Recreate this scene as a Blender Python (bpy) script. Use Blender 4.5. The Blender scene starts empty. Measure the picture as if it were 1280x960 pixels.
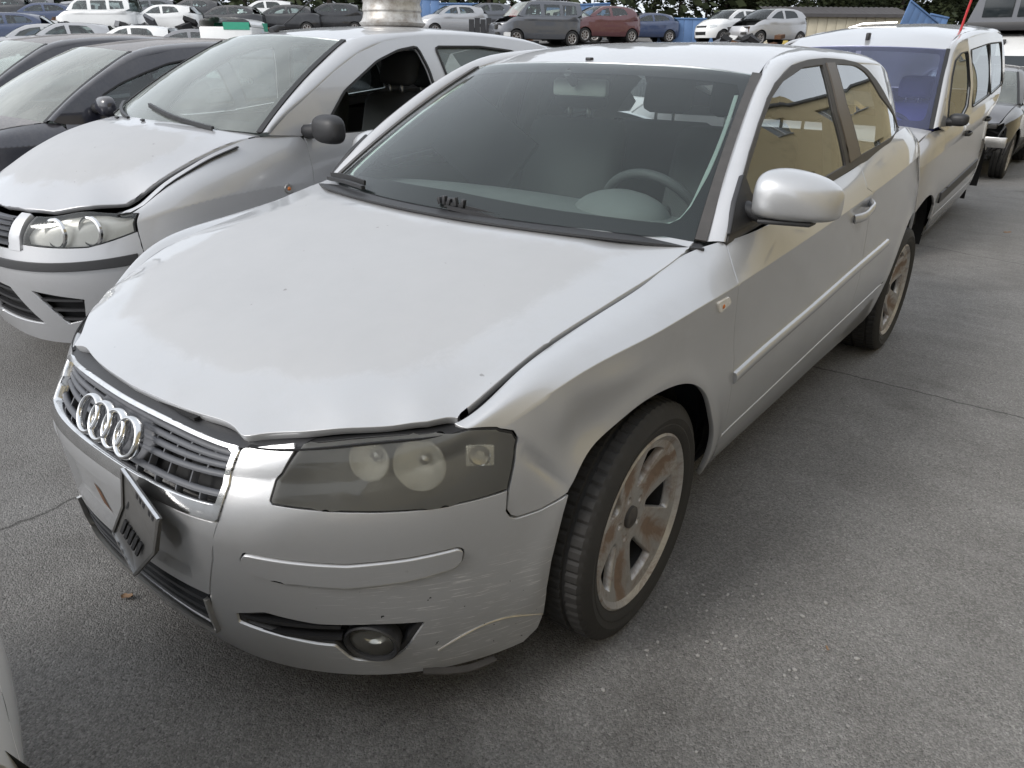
import bpy, bmesh, math, random
import numpy as np
from mathutils import Vector, Matrix, geometry, noise as mnoise
R = math.radians; PI = math.pi
random.seed(7); rng = np.random.default_rng(7)
SC = bpy.context.scene; COL = SC.collection
# ---------------------------------------------------------------- camera, sky, sun, exposure
cd = bpy.data.cameras.new('camera'); cam = bpy.data.objects.new('camera', cd); COL.objects.link(cam)
CAM = Vector((1.5281, -0.5087, 1.3642)); YAW, PITCH, ROLL = .668, -.4269, .0122
fw = Vector((-math.sin(YAW)*math.cos(PITCH), math.cos(YAW)*math.cos(PITCH), math.sin(PITCH)))
rt = Vector((math.cos(YAW), math.sin(YAW), 0)); up = rt.cross(fw)
rt, up = math.cos(ROLL)*rt+math.sin(ROLL)*up, -math.sin(ROLL)*rt+math.cos(ROLL)*up
mw = Matrix((rt, up, -fw)).transposed().to_4x4(); mw.translation = CAM; cam.matrix_world = mw
cd.sensor_width = 36; cd.lens = 900.75/1280*36; cd.clip_start = .02; cd.clip_end = 2000
SC.camera = cam
SUN_EL, SUN_AZ = R(36), R(-158)      # azimuth measured from +y towards +x
W = bpy.data.worlds.new('World'); SC.world = W; W.use_nodes = True
wn, wl = W.node_tree.nodes, W.node_tree.links; wn.clear()
sky = wn.new('ShaderNodeTexSky'); sky.sky_type = 'NISHITA'; sky.sun_disc = False
sky.sun_elevation = SUN_EL; sky.sun_rotation = SUN_AZ; sky.dust_density = 4; sky.air_density = 1.0; sky.ozone_density = 1.0
hs = wn.new('ShaderNodeHueSaturation'); hs.inputs['Saturation'].default_value = .22
# thin, even cloud cover: soft noise in the sky brightness
tc = wn.new('ShaderNodeTexCoord'); nz = wn.new('ShaderNodeTexNoise'); nz.inputs['Scale'].default_value = 2.2; nz.inputs['Detail'].default_value = 5
mp = wn.new('ShaderNodeMapRange'); mp.inputs['From Min'].default_value = .3; mp.inputs['From Max'].default_value = .7; mp.inputs['To Min'].default_value = .93; mp.inputs['To Max'].default_value = 1.07
mix = wn.new('ShaderNodeMix'); mix.data_type = 'RGBA'; mix.blend_type = 'MIX'; mix.inputs['Factor'].default_value = .62; mix.inputs['B'].default_value = (7.8, 8.35, 9.15, 1)
mul = wn.new('ShaderNodeMix'); mul.data_type = 'RGBA'; mul.blend_type = 'MULTIPLY'; mul.inputs['Factor'].default_value = 1
bg = wn.new('ShaderNodeBackground'); bg.inputs['Strength'].default_value = .10; wo = wn.new('ShaderNodeOutputWorld')
wl.new(tc.outputs['Generated'], nz.inputs['Vector']); wl.new(nz.outputs['Fac'], mp.inputs['Value'])
wl.new(sky.outputs['Color'], hs.inputs['Color']); wl.new(hs.outputs['Color'], mix.inputs['A'])
wl.new(mix.outputs['Result'], mul.inputs['A']); wl.new(mp.outputs['Result'], mul.inputs['B'])
wl.new(mul.outputs['Result'], bg.inputs['Color']); wl.new(bg.outputs['Background'], wo.inputs['Surface'])
sd = bpy.data.lights.new('sun', 'SUN'); sd.energy = 1.1; sd.angle = R(20); sd.color = (1, .965, .92)
sun = bpy.data.objects.new('sun', sd); COL.objects.link(sun)
sdir = Vector((math.sin(SUN_AZ)*math.cos(SUN_EL), math.cos(SUN_AZ)*math.cos(SUN_EL), math.sin(SUN_EL)))
sun.rotation_euler = sdir.to_track_quat('Z', 'Y').to_euler(); sun.location = (0, 0, 30)
SC.view_settings.view_transform = 'Standard'; SC.view_settings.look = 'None'; SC.view_settings.gamma = 1; SC.view_settings.use_curve_mapping = False
SC.view_settings.exposure = 0.8
SC.cycles.max_bounces = 8; SC.cycles.transparent_max_bounces = 16
# ---------------------------------------------------------------- materials
class NT:
    def __init__(s, name):
        s.m = bpy.data.materials.new(name); s.m.use_nodes = True; s.t = s.m.node_tree; s.n = s.t.nodes; s.l = s.t.links
        s.b = s.n['Principled BSDF']; s.out = s.n['Material Output']
    def node(s, t, **k):
        n = s.n.new(t)
        for a, v in k.items():
            if hasattr(n, a): setattr(n, a, v)
            else: n.inputs[a.replace('_', ' ')].default_value = v
        return n
    def link(s, a, b): s.l.new(a, b)
    def coord(s, kind='Object', scale=None):
        c = s.node('ShaderNodeTexCoord')
        if scale is None: return c.outputs[kind]
        m = s.node('ShaderNodeMapping'); m.inputs['Scale'].default_value = scale; s.link(c.outputs[kind], m.inputs['Vector']); return m.outputs[0]
    def noise(s, sc, det=4, rough=.55, vec=None, dist=0):
        n = s.node('ShaderNodeTexNoise'); n.inputs['Scale'].default_value = sc; n.inputs['Detail'].default_value = det; n.inputs['Roughness'].default_value = rough; n.inputs['Distortion'].default_value = dist
        s.link(vec if vec is not None else s.coord(), n.inputs['Vector']); return n.outputs['Fac']
    def ramp(s, f, stops):
        r = s.node('ShaderNodeValToRGB'); e = r.color_ramp.elements
        while len(e) < len(stops): e.new(.5)
        for q, (p, c) in zip(e, stops):
            q.position = p; q.color = (c, c, c, 1) if not hasattr(c, '__len__') else (*c, 1)
        s.link(f, r.inputs['Fac']); return r.outputs['Color']
    def mix(s, f, a, b, mode='MIX'):
        n = s.node('ShaderNodeMix'); n.data_type = 'RGBA'; n.blend_type = mode
        for key, v in (('Factor', f), ('A', a), ('B', b)):
            sock = n.inputs[0] if key == 'Factor' else n.inputs[6 if key == 'A' else 7]
            if isinstance(v, (int, float)): sock.default_value = v if key == 'Factor' else (v, v, v, 1)
            elif isinstance(v, tuple): sock.default_value = (*v, 1)
            else: s.link(v, sock)
        return n.outputs[2]
    def math(s, op, a, b=0.0):
        n = s.node('ShaderNodeMath', operation=op)
        for i, v in enumerate((a, b)):
            if isinstance(v, (int, float)): n.inputs[i].default_value = v
            else: s.link(v, n.inputs[i])
        return n.outputs[0]
    def bump(s, h, strength=.3, dist=.01):
        n = s.node('ShaderNodeBump'); n.inputs['Strength'].default_value = strength; n.inputs['Distance'].default_value = dist
        s.link(h, n.inputs['Height']); s.link(n.outputs[0], s.b.inputs['Normal']); return n
    def set(s, **k):
        for a, v in k.items():
            i = s.b.inputs[a.replace('_', ' ')]
            if isinstance(v, (int, float)): i.default_value = v
            elif isinstance(v, tuple): i.default_value = (*v, 1) if len(v) == 3 else v
            else: s.link(v, i)
        return s
M = {}
def plain(name, col, rough=.6, metal=0, spec=.5, var=.15, sc=12, bump=0, coat=0):
    t = NT(name); n = t.noise(sc, 5)
    c = t.mix(n, tuple(x*(1-var) for x in col), tuple(min(1, x*(1+var)) for x in col))
    t.set(Base_Color=c, Roughness=t.math('MULTIPLY_ADD', n, .2) if False else rough, Metallic=metal, Coat_Weight=coat)
    t.b.inputs['Specular IOR Level'].default_value = spec
    if bump: t.bump(t.noise(sc*14, 3), bump, .003)
    M[name] = t.m; return t.m
def paint(name, col, metal=.56, rough=.35, coat=1, dust=.25, dustcol=(.42, .40, .37), coat_rough=.04, peel=None, scuff=False):
    t = NT(name)
    big = t.noise(1.7, 5, .6); fine = t.noise(55, 3, .6)
    geo = t.node('ShaderNodeNewGeometry'); sep = t.node('ShaderNodeSeparateXYZ'); t.link(geo.outputs['Normal'], sep.inputs[0])
    upf = t.ramp(sep.outputs['Z'], [(.25, 0.0), (.95, 1.0)])                 # settled dust lies on what faces up
    d = t.math('MULTIPLY', t.math('MULTIPLY', upf, t.ramp(t.mix(.35, big, fine), [(.35, .25), (.68, 1.0)])), dust)
    flake = t.noise(900, 1, .5)
    base = t.mix(flake, tuple(x*.93 for x in col), tuple(min(1, x*1.07) for x in col))
    base = t.mix(t.math('MULTIPLY', t.ramp(t.noise(5, 6, .7), [(.5, 0.0), (.75, 1.0)]), .12), base, (.23, .21, .19))
    c = t.mix(d, base, dustcol)
    rg = t.math('ADD', t.math('MULTIPLY', d, .35), rough)
    cw = t.math('SUBTRACT', 1.0, t.math('MULTIPLY', d, .9)); cw = t.math('MULTIPLY', cw, coat)
    mt = t.math('MULTIPLY', t.math('SUBTRACT', 1.0, d), metal)
    if peel:
        at = t.node('ShaderNodeAttribute', attribute_name='edge')
        w = t.math('ADD', at.outputs['Fac'], t.math('MULTIPLY', t.math('SUBTRACT', t.noise(6, 9, .72, dist=.6), .5), peel[1]))
        pk = t.ramp(w, [(peel[0], 0.0), (peel[0]+.03, 1.0)])                # lacquer gone in the middle, ragged edge
        grain = t.noise(9, 7, .7)
        pc = t.mix(grain, (.335, .338, .345), (.385, .387, .392))
        c = t.mix(t.math('MULTIPLY', pk, .85), c, pc); cw = t.math('MULTIPLY', cw, t.math('SUBTRACT', 1.0, t.math('MULTIPLY', pk, .93)))
        rg = t.math('ADD', rg, t.math('MULTIPLY', pk, .26)); mt = t.math('MULTIPLY', mt, t.math('SUBTRACT', 1.0, t.math('MULTIPLY', pk, .75)))
        spk = t.ramp(t.noise(38, 2, .5), [(.755, 0.0), (.77, 1.0)]); c = t.mix(t.math('MULTIPLY', spk, .55), c, (.12, .11, .10))
    if scuff:
        # long light scratches along the bumper corner and a few dark chips
        v = t.coord('Object', (2.2, 2.2, 60)); s1 = t.ramp(t.noise(7, 3, .55, v, .5), [(.60, 0.0), (.66, 1.0)])
        at = t.node('ShaderNodeAttribute', attribute_name='scuff'); s1 = t.math('MULTIPLY', s1, at.outputs['Fac'])
        c = t.mix(t.math('MULTIPLY', s1, .6), c, (.80, .80, .80)); cw = t.math('MULTIPLY', cw, t.math('SUBTRACT', 1.0, s1)); rg = t.math('ADD', rg, t.math('MULTIPLY', s1, .3))
        chip = t.math('MULTIPLY', t.ramp(t.noise(60, 2), [(.74, 0.0), (.75, 1.0)]), at.outputs['Fac']); c = t.mix(chip, c, (.03, .03, .03))
    t.set(Base_Color=c, Roughness=rg, Metallic=mt, Coat_Weight=cw, Coat_Roughness=coat_rough)
    t.bump(t.noise(1.4, 2), .05, .02)
    M[name] = t.m; return t.m
def glass(name, tint=(.78, .86, .83), film=.08, filmcol=(.5, .53, .52), rough=.0, ior=1.5, streak=True, refl=1.1, blur=0):
    """thin pane: tinted see-through with fresnel reflection and a little dry dirt"""
    t = NT(name); t.n.remove(t.b)
    tr = t.node('ShaderNodeBsdfTransparent' if not blur else 'ShaderNodeBsdfRefraction'); tr.inputs[0].default_value = (*tint, 1)
    if blur: tr.inputs['IOR'].default_value = 1.015; tr.inputs['Roughness'].default_value = blur
    gl = t.node('ShaderNodeBsdfGlossy'); gl.inputs['Roughness'].default_value = rough; gl.inputs[0].default_value = (.95, .97, .97, 1)
    fr = t.node('ShaderNodeFresnel'); fr.inputs['IOR'].default_value = ior
    a = t.node('ShaderNodeMixShader'); ff = t.math('MINIMUM', t.math('MULTIPLY', fr.outputs[0], refl), 1.0); t.link(ff, a.inputs[0]); t.link(tr.outputs[0], a.inputs[1]); t.link(gl.outputs[0], a.inputs[2])
    df = t.node('ShaderNodeBsdfDiffuse'); df.inputs[0].default_value = (*filmcol, 1)
    b = t.node('ShaderNodeMixShader')
    n = t.noise(3, 6, .65, t.coord('Object', (1, .35, .5)) if streak else None)
    f = t.math('MULTIPLY', t.ramp(n, [(.3, .45), (.7, 1.0)]), film)
    t.link(f, b.inputs[0]); t.link(a.outputs[0], b.inputs[1]); t.link(df.outputs[0], b.inputs[2]); t.link(b.outputs[0], t.out.inputs[0])
    M[name] = t.m; return t.m
paint('silver paint', (.455, .46, .47), dust=.18)
paint('scuffed silver paint', (.455, .46, .47), dust=.18, scuff=True)
paint('peeling silver paint', (.455, .46, .47), dust=.25, peel=(.11, .16))
paint('roof silver paint', (.46, .46, .47), dust=.4, dustcol=(.47, .465, .455))
plain('black plastic', (.022, .022, .024), .5, bump=.15)
plain('worn black trim', (.050, .046, .043), .55, var=.35, sc=30, bump=.1)
plain('brown film', (.085, .068, .052), .42, var=.25, sc=9)
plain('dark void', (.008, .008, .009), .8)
plain('grey plastic', (.085, .088, .098), .5, bump=.2)
plain('dark grille plastic', (.030, .031, .034), .55)
plain('rubber seal', (.014, .014, .015), .6)
plain('dark fabric', (.058, .059, .061), .9)
plain('interior plastic', (.050, .051, .053), .65)
plain('pale lining', (.30, .30, .29), .85)
plain('white paint', (.78, .78, .76), .4, coat=.4)
def chrome(name, col=(.72, .72, .72), rough=.12):
    t = NT(name); n = t.noise(26, 5, .6); t.set(Base_Color=t.mix(t.ramp(n, [(.45, 0.0), (.75, 1.0)]), col, tuple(x*.72 for x in col)), Metallic=1.0, Roughness=t.math('MULTIPLY_ADD', n, .12)); 
    r = t.math('ADD', t.math('MULTIPLY', n, .18), rough-.06); t.set(Roughness=r); M[name] = t.m
chrome('chrome'); chrome('satin metal', (.60, .585, .56), .30)
glass('windscreen glass', (.84, .91, .89), .015, (.46, .50, .49), refl=.85)
glass('inner haze', (.96, .985, .975), .042, (.52, .58, .565), ior=1.02)
glass('side glass', (.66, .74, .72), .03, refl=1.8)
glass('lamp lens', (.93, .93, .89), .34, (.24, .235, .215), ior=1.42, blur=.30)
glass('clear lens', (.93, .93, .92), .03, ior=1.45)
def tyre_mat():
    t = NT('tyre rubber'); n = t.noise(8, 6, .65); t.set(Base_Color=t.mix(n, (.010, .0095, .009), (.028, .026, .024)), Roughness=.75); t.bump(t.noise(120, 3), .25, .002); M['tyre rubber'] = t.m
    t = NT('dirty alloy'); at = t.node('ShaderNodeAttribute', attribute_name='dish'); d = t.ramp(t.math('ADD', t.math('MULTIPLY', at.outputs['Fac'], .30), t.noise(11, 8, .72, dist=.8)), [(.45, 0.0), (.68, .9)]); f = t.noise(60, 4)
    c = t.mix(d, t.mix(f, (.36, .35, .34), (.46, .45, .44)), t.mix(f, (.11, .068, .045), (.21, .135, .09)))
    t.set(Base_Color=c, Metallic=t.math('SUBTRACT', .55, t.math('MULTIPLY', d, .5)), Roughness=t.math('ADD', .36, t.math('MULTIPLY', d, .35))); M['dirty alloy'] = t.m
    t = NT('rusty iron'); f = t.noise(22, 6, .7); t.set(Base_Color=t.mix(f, (.05, .03, .02), (.16, .075, .035)), Roughness=.85, Metallic=.2); t.bump(f, .3, .004); M['rusty iron'] = t.m
    t = NT('steel wheel'); f = t.noise(14, 7, .7); t.set(Base_Color=t.mix(t.ramp(f, [(.42, 0.0), (.68, 1.0)]), (.52, .51, .49), (.25, .22, .19)), Roughness=.45, Metallic=.55); t.bump(f, .15, .003); M['steel wheel'] = t.m
tyre_mat()
plain('lamp housing', (.085, .085, .08), .45)
plain('frit black', (.012, .012, .013), .35)
plain('plate grey', (.085, .083, .080), .38, var=.3, sc=25)
plain('dash grey', (.125, .13, .13), .7)
plain('lining grey', (.22, .225, .22), .8)
plain('mirror back', (.26, .27, .255), .4)
plain('amber', (.55, .16, .03), .3)
plain('oily metal', (.05, .048, .045), .5, var=.6, sc=18, metal=.4)
plain('lamp far', (.55, .56, .55), .12, metal=.6)
chrome('lamp chrome', (.88, .88, .88), .10); M['lamp chrome'].node_tree.nodes['Principled BSDF'].inputs['Metallic'].default_value = .45
paint('bright silver paint', (.47, .475, .49), metal=.42, dust=.22, dustcol=(.5, .49, .47))
paint('punto bonnet paint', (.43, .435, .45), dust=.35, peel=(.10, .30), dustcol=(.40, .395, .385))
paint('van silver paint', (.40, .395, .395), dust=.15)
glass('van glass', (.30, .34, .34), .03, refl=1.0)
paint('van roof paint', (.42, .42, .43), dust=.3, dustcol=(.42, .415, .41))
paint('dark blue paint', (.016, .017, .028), metal=.25, rough=.35, dust=.3, dustcol=(.30, .27, .24))
paint('dusty roof paint', (.03, .03, .036), metal=.2, rough=.5, dust=.85, dustcol=(.34, .31, .29), coat=.5)
glass('dusty windscreen', (.60, .67, .65), .42, (.62, .64, .60))
glass('pale windscreen', (.68, .76, .73), .30, (.60, .64, .61))
glass('blue windscreen', (.58, .60, .84), .16, (.27, .30, .55))
plain('blue fabric', (.12, .13, .30), .9, bump=.3)

def lampbowl():
    t = NT('lamp bowl'); n = t.noise(30, 3); t.set(Base_Color=t.mix(n, (.74, .73, .68), (.86, .85, .81)), Metallic=.15, Roughness=.35); M['lamp bowl'] = t.m
lampbowl()

plain('black card', (.006, .006, .007), 1.0, spec=0)
glass('pale sky side glass', (.66, .76, .74), .22, (.55, .64, .62))  # pale teal film paints the sky's brightness into the side panes

paint('white near paint', (.80, .80, .80), metal=0, rough=.35, dust=.08)

plain('lit edge trim', (.50, .56, .52), .6)  # pale colour stands for light on the edge of the pillar lining

plain('frosted lens', (.72, .69, .64), .12, var=.25, sc=90, coat=1)
# ---------------------------------------------------------------- mesh helpers
def link(name, me, parent=None):
    o = bpy.data.objects.new(name, me); COL.objects.link(o)
    if parent is not None: o.parent = parent
    return o
def thing(name, label, cat, loc=(0, 0, 0), rz=0, group=None):
    o = bpy.data.objects.new(name, None); COL.objects.link(o); o.location = loc; o.rotation_euler = (0, 0, rz); o.empty_display_size = .1
    o['label'] = label; o['category'] = cat
    if group: o['group'] = group
    return o
def tag(o, label, cat, group=None):
    o['label'] = label; o['category'] = cat
    if group: o['group'] = group
    return o
def struct(o): o['kind'] = 'structure'; return o
def stuff(o): o['kind'] = 'stuff'; return o
def mesh(name, V, F, mat, parent=None, smooth=True, normals=None, attrs=None, mats=None, fmat=None):
    me = bpy.data.meshes.new(name); me.from_pydata([tuple(map(float, v)) for v in V], [], [tuple(int(i) for i in f) for f in F])
    for m in (mats or [mat]): me.materials.append(M[m] if isinstance(m, str) else m)
    if fmat is not None: me.polygons.foreach_set('material_index', np.asarray(fmat, dtype=np.int32))
    if smooth: me.polygons.foreach_set('use_smooth', np.ones(len(me.polygons), bool))
    if normals is not None: me.normals_split_custom_set_from_vertices([tuple(map(float, n)) for n in normals])
    for k, v in (attrs or {}).items():
        a = me.attributes.new(k, 'FLOAT', 'POINT'); a.data.foreach_set('value', np.asarray(v, dtype=np.float32))
    me.validate(); me.update()
    return link(name, me, parent)
def bm_obj(name, bm, mat, parent=None, smooth=True, angle=None):
    me = bpy.data.meshes.new(name); bm.to_mesh(me); bm.free(); me.materials.append(M[mat] if isinstance(mat, str) else mat)
    if smooth: me.polygons.foreach_set('use_smooth', np.ones(len(me.polygons), bool))
    if smooth and angle is not None: me.set_sharp_from_angle(angle=R(angle))
    return link(name, me, parent)
def mirror_copy(o, parent=None, name=None):
    """the same part on the other side of the car"""
    me = o.data.copy(); n = len(me.vertices); co = np.zeros(n*3); me.vertices.foreach_get('co', co); co = co.reshape(-1, 3)*[-1, 1, 1]
    has = me.has_custom_normals; nr = None
    if has:
        nv = np.zeros((n, 3)); vi = np.zeros(len(me.loops), np.int32); me.loops.foreach_get('vertex_index', vi); cn = np.zeros(len(me.loops)*3); me.corner_normals.foreach_get('vector', cn); nv[vi] = cn.reshape(-1, 3); nr = nv*[-1, 1, 1]
    me.vertices.foreach_set('co', co.ravel()); me.flip_normals()
    if has: me.normals_split_custom_set_from_vertices([tuple(x) for x in nr])
    me.update(); c = link(name or o.name.split('.')[0], me, parent if parent is not None else o.parent)
    return c
def cdt(poly, holes, step, extra=None):
    poly = np.asarray(poly); b = [poly]+[np.asarray(h) for h in holes]
    lo, hi = poly.min(0), poly.max(0); nx = max(1, int(round((hi[0]-lo[0])/step))); ny = max(1, int(round((hi[1]-lo[1])/step)))
    gx, gy = np.meshgrid(np.linspace(lo[0], hi[0], nx+1), np.linspace(lo[1], hi[1], ny+1)); g = np.stack([gx.ravel(), gy.ravel()], 1)
    if extra is not None and len(extra):
        ex = np.asarray(extra); ex = ex[(ex[:, 0] > lo[0]) & (ex[:, 0] < hi[0]) & (ex[:, 1] > lo[1]) & (ex[:, 1] < hi[1])]
        if len(ex):
            dd = np.concatenate([np.sqrt(((g[i:i+400, None]-ex[None])**2).sum(-1)).min(1) for i in range(0, len(g), 400)]); g = g[dd > step*.4]
            ne = len(ex); g = np.concatenate([g, ex])
    k = in_poly(g, poly)
    for h in b[1:]: k &= ~in_poly(g, h)
    g = g[k]
    if len(g):
        d = np.full(len(g), 1e9)
        for h in b: d = np.minimum(d, seg_dist(g, h))
        g = g[d > np.where(np.arange(len(g)) < len(g)-0, step*.40, 0)]
    V = []; E = []; nb = 0
    for h in b:
        n = len(h); E += [(nb+i, nb+(i+1) % n) for i in range(n)]; V += list(h); nb += n
    P = np.array(V+list(g)); r = geometry.delaunay_2d_cdt([Vector(p) for p in P], E, [], 0, 1e-7)
    Q = np.array([tuple(v) for v in r[0]]); F = np.array([tuple(f) for f in r[2]])
    c = Q[F].mean(1); k = in_poly(c, poly)
    for h in b[1:]: k &= ~in_poly(c, h)
    a = Q[F]; area = (a[:, 1, 0]-a[:, 0, 0])*(a[:, 2, 1]-a[:, 0, 1])-(a[:, 2, 0]-a[:, 0, 0])*(a[:, 1, 1]-a[:, 0, 1])
    F = F[k & (np.abs(area) > 1e-10)]
    return Q, F
def patch(name, pn, poly, mat, parent=None, holes=(), step=.03, vs=1.0, gap=.0018, flange=.014, off=0.0, half=False, attr=None, bev=.0015, edge_attr=False, extra=None, fn=None):
    """a sheet-metal panel: outline (u, v) on a surface pn(u, v) -> points, normals; returned edges all round"""
    S = np.array([1, vs]); poly = densify(np.asarray(poly)*S, step*.8); holes = [densify(np.asarray(h)*S, step*.6) for h in holes]
    Q, F = cdt(poly, holes, step, None if extra is None else np.asarray(extra)*S); used = np.unique(F); mp = -np.ones(len(Q), int); mp[used] = np.arange(len(used)); Q = Q[used]; F = mp[F]
    P, N = pn(Q[:, 0], Q[:, 1]/vs); P = P+N*off
    n0 = np.cross(P[F[:, 1]]-P[F[:, 0]], P[F[:, 2]]-P[F[:, 0]]); fl = (n0*N[F[:, 0]]).sum(1) < 0; F[fl] = F[fl][:, ::-1]
    if fn is not None: P = fn(P, N, Q/S)
    ec = {}
    for f in F:
        for a, b in ((f[0], f[1]), (f[1], f[2]), (f[2], f[0])):
            ec[(a, b)] = 1
    bd = [(a, b) for (a, b) in ec if (b, a) not in ec]
    mid = lambda i: half and abs(Q[i, 0]) < 1e-6
    bd = [(a, b) for a, b in bd if not (mid(a) and mid(b))]
    nxt = {}; prv = {}
    for a, b in bd: nxt[a] = b; prv[b] = a
    bv = sorted(set(nxt) | set(prv)); out = np.zeros((len(P), 3))
    for i in bv:
        e = np.zeros(3)
        for a, b in ((prv.get(i), i), (i, nxt.get(i))):
            if a is None or b is None: continue
            t = P[b]-P[a]; l = np.linalg.norm(t)
            if l > 1e-9: e += np.cross(t/l, N[i])
        l = np.linalg.norm(e); e = e/l if l > 1e-9 else e
        if mid(i): e[0] = 0
        out[i] = e
    P0 = P-out*gap
    V = [P0]; NN = [N]; FF = [F]; base = len(P); idx = {v: k for k, v in enumerate(bv)}; nb = len(bv); bi = np.array(bv, int)
    if nb and flange > 0:
        r1 = P0[bi]+out[bi]*bev*.5-N[bi]*bev; n1 = N[bi]*.5+out[bi]*.87; r2 = r1-N[bi]*flange; n2 = out[bi]
        V += [r1, r2]; NN += [n1, n2]; q = []
        for a, b in bd:
            ka, kb = idx[a], idx[b]
            q.append((b, a, base+ka, base+kb)); q.append((base+kb, base+ka, base+nb+ka, base+nb+kb))
        FF.append(q)
    V = np.concatenate(V); NN = np.concatenate(NN); faces = [tuple(f) for g in FF for f in g]
    at = {}
    if edge_attr:
        d = np.full(len(Q), 9.0)
        hp = np.concatenate([poly[poly[:, 0] > 1e-6], poly[poly[:, 0] > 1e-6][::-1]*[-1, 1]]) if half else poly
        for h in [hp]+holes: d = np.minimum(d, seg_dist(Q, h))
        at['edge'] = np.r_[d, np.zeros(len(V)-len(Q))]
    if attr:
        for k, f in attr.items(): at[k] = f(V)
    if half:
        n = len(V); V2 = V*[-1, 1, 1]; N2 = NN*[-1, 1, 1]; m = np.abs(V[:, 0]) < 1e-5; NN[m, 0] = 0
        ids = np.arange(n)+n; ids[m] = np.arange(n)[m]; faces += [tuple(ids[i] for i in f[::-1]) for f in faces]
        V = np.concatenate([V, V2]); NN = np.concatenate([NN, N2]); at = {k: np.r_[v, v] for k, v in at.items()}
    return mesh(name, V, faces, mat, parent, normals=NN, attrs=at)
def grid_mesh(name, P, mat, parent=None, closed_u=False, closed_v=False, smooth=True, flip=False, angle=None):
    """P: array nu x nv x 3"""
    nu, nv = P.shape[:2]; F = []
    for i in range(nu if closed_u else nu-1):
        for j in range(nv if closed_v else nv-1):
            a, b, c, d = i*nv+j, ((i+1) % nu)*nv+j, ((i+1) % nu)*nv+(j+1) % nv, i*nv+(j+1) % nv
            F.append((a, d, c, b) if flip else (a, b, c, d))
    o = mesh(name, P.reshape(-1, 3), F, mat, parent, smooth)
    if angle: o.data.set_sharp_from_angle(angle=R(angle))
    return o
def sweep(name, pts, prof, mat, parent=None, upv=(0, 0, 1), closed=False, caps=True, smooth=True, scale=None, bm=None, angle=40):
    """sweep a closed 2-D profile (side, up) along a 3-D line"""
    pts = np.asarray(pts, float); prof = np.asarray(prof, float); n = len(pts); upv = np.asarray(upv, float)
    t = np.roll(pts, -1, 0)-np.roll(pts, 1, 0) if closed else np.gradient(pts, axis=0)
    t /= np.maximum(np.linalg.norm(t, axis=1, keepdims=True), 1e-9)
    U = np.broadcast_to(upv, (n, 3)) if upv.ndim == 1 else upv
    sd = np.cross(t, U); sd /= np.maximum(np.linalg.norm(sd, axis=1, keepdims=True), 1e-9); uu = np.cross(sd, t)
    sc = np.ones(n) if scale is None else np.asarray(scale)
    P = pts[:, None]+(sd[:, None]*prof[None, :, :1]+uu[:, None]*prof[None, :, 1:])*sc[:, None, None]
    m = len(prof); V = P.reshape(-1, 3); F = []
    for i in range(n if closed else n-1):
        k = (i+1) % n
        for j in range(m): F.append((i*m+j, i*m+(j+1) % m, k*m+(j+1) % m, k*m+j))
    if caps and not closed: F += [tuple(range(m))[::-1], tuple((n-1)*m+j for j in range(m))]
    if bm is not None:
        vs = [bm.verts.new(v) for v in V]
        for f in F:
            try: bm.faces.new([vs[i] for i in f])
            except ValueError: pass
        return None
    o = mesh(name, V, F, mat, parent, smooth)
    if smooth and angle: o.data.set_sharp_from_angle(angle=R(angle))
    return o
def circle_prof(r, n=8, ry=None): return [(r*math.cos(2*PI*k/n), (ry or r)*math.sin(2*PI*k/n)) for k in range(n)]
def rect_prof(w, h): return [(-w/2, -h/2), (w/2, -h/2), (w/2, h/2), (-w/2, h/2)]
def tube(name, pts, r, mat, parent=None, n=8, **k):
    p = np.asarray(pts, float); d = p[-1]-p[0]; u = (0, 0, 1) if abs(d[2]) < .8*np.linalg.norm(d)+1e-9 else (0, 1, 0)
    return sweep(name, p, circle_prof(r, n), mat, parent, upv=u, **k)
def add_box(bm, lo, hi, bevel=0, rot=None, org=None):
    lo = Vector(lo); hi = Vector(hi); c = (lo+hi)/2; s = hi-lo
    r = bmesh.ops.create_cube(bm, size=1, matrix=Matrix.Translation(c) @ Matrix.Diagonal((*s, 1)))
    vs = r['verts']
    if rot is not None: bmesh.ops.rotate(bm, verts=vs, cent=org if org is not None else c, matrix=rot)
    if bevel: bmesh.ops.bevel(bm, geom=list({e for v in vs for e in v.link_edges}), offset=bevel, segments=2, affect='EDGES', profile=.5)
    return vs
def box(name, lo, hi, mat, parent=None, bevel=.004, rot=None, org=None):
    bm = bmesh.new(); add_box(bm, lo, hi, bevel, rot, org); return bm_obj(name, bm, mat, parent, True, 40)
def lathe(name, prof, mat, parent=None, n=48, axis='x', cen=(0, 0, 0), angle=35, mod=None):
    """prof: (axial, radius); revolve round the x axis"""
    prof = np.asarray(prof, float); th = np.arange(n)*2*PI/n; P = np.zeros((n, len(prof), 3))
    P[..., 0] = prof[:, 0]; rr = np.broadcast_to(prof[:, 1], (n, len(prof))).copy()
    if mod is not None: rr += mod(n, prof)
    P[..., 1] = rr*np.cos(th)[:, None]; P[..., 2] = rr*np.sin(th)[:, None]
    if axis == 'z': P = P[..., [1, 2, 0]]
    if axis == 'y': P = P[..., [1, 0, 2]]
    P += np.array(cen)
    return grid_mesh(name, P, mat, parent, closed_u=True, angle=angle)
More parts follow.
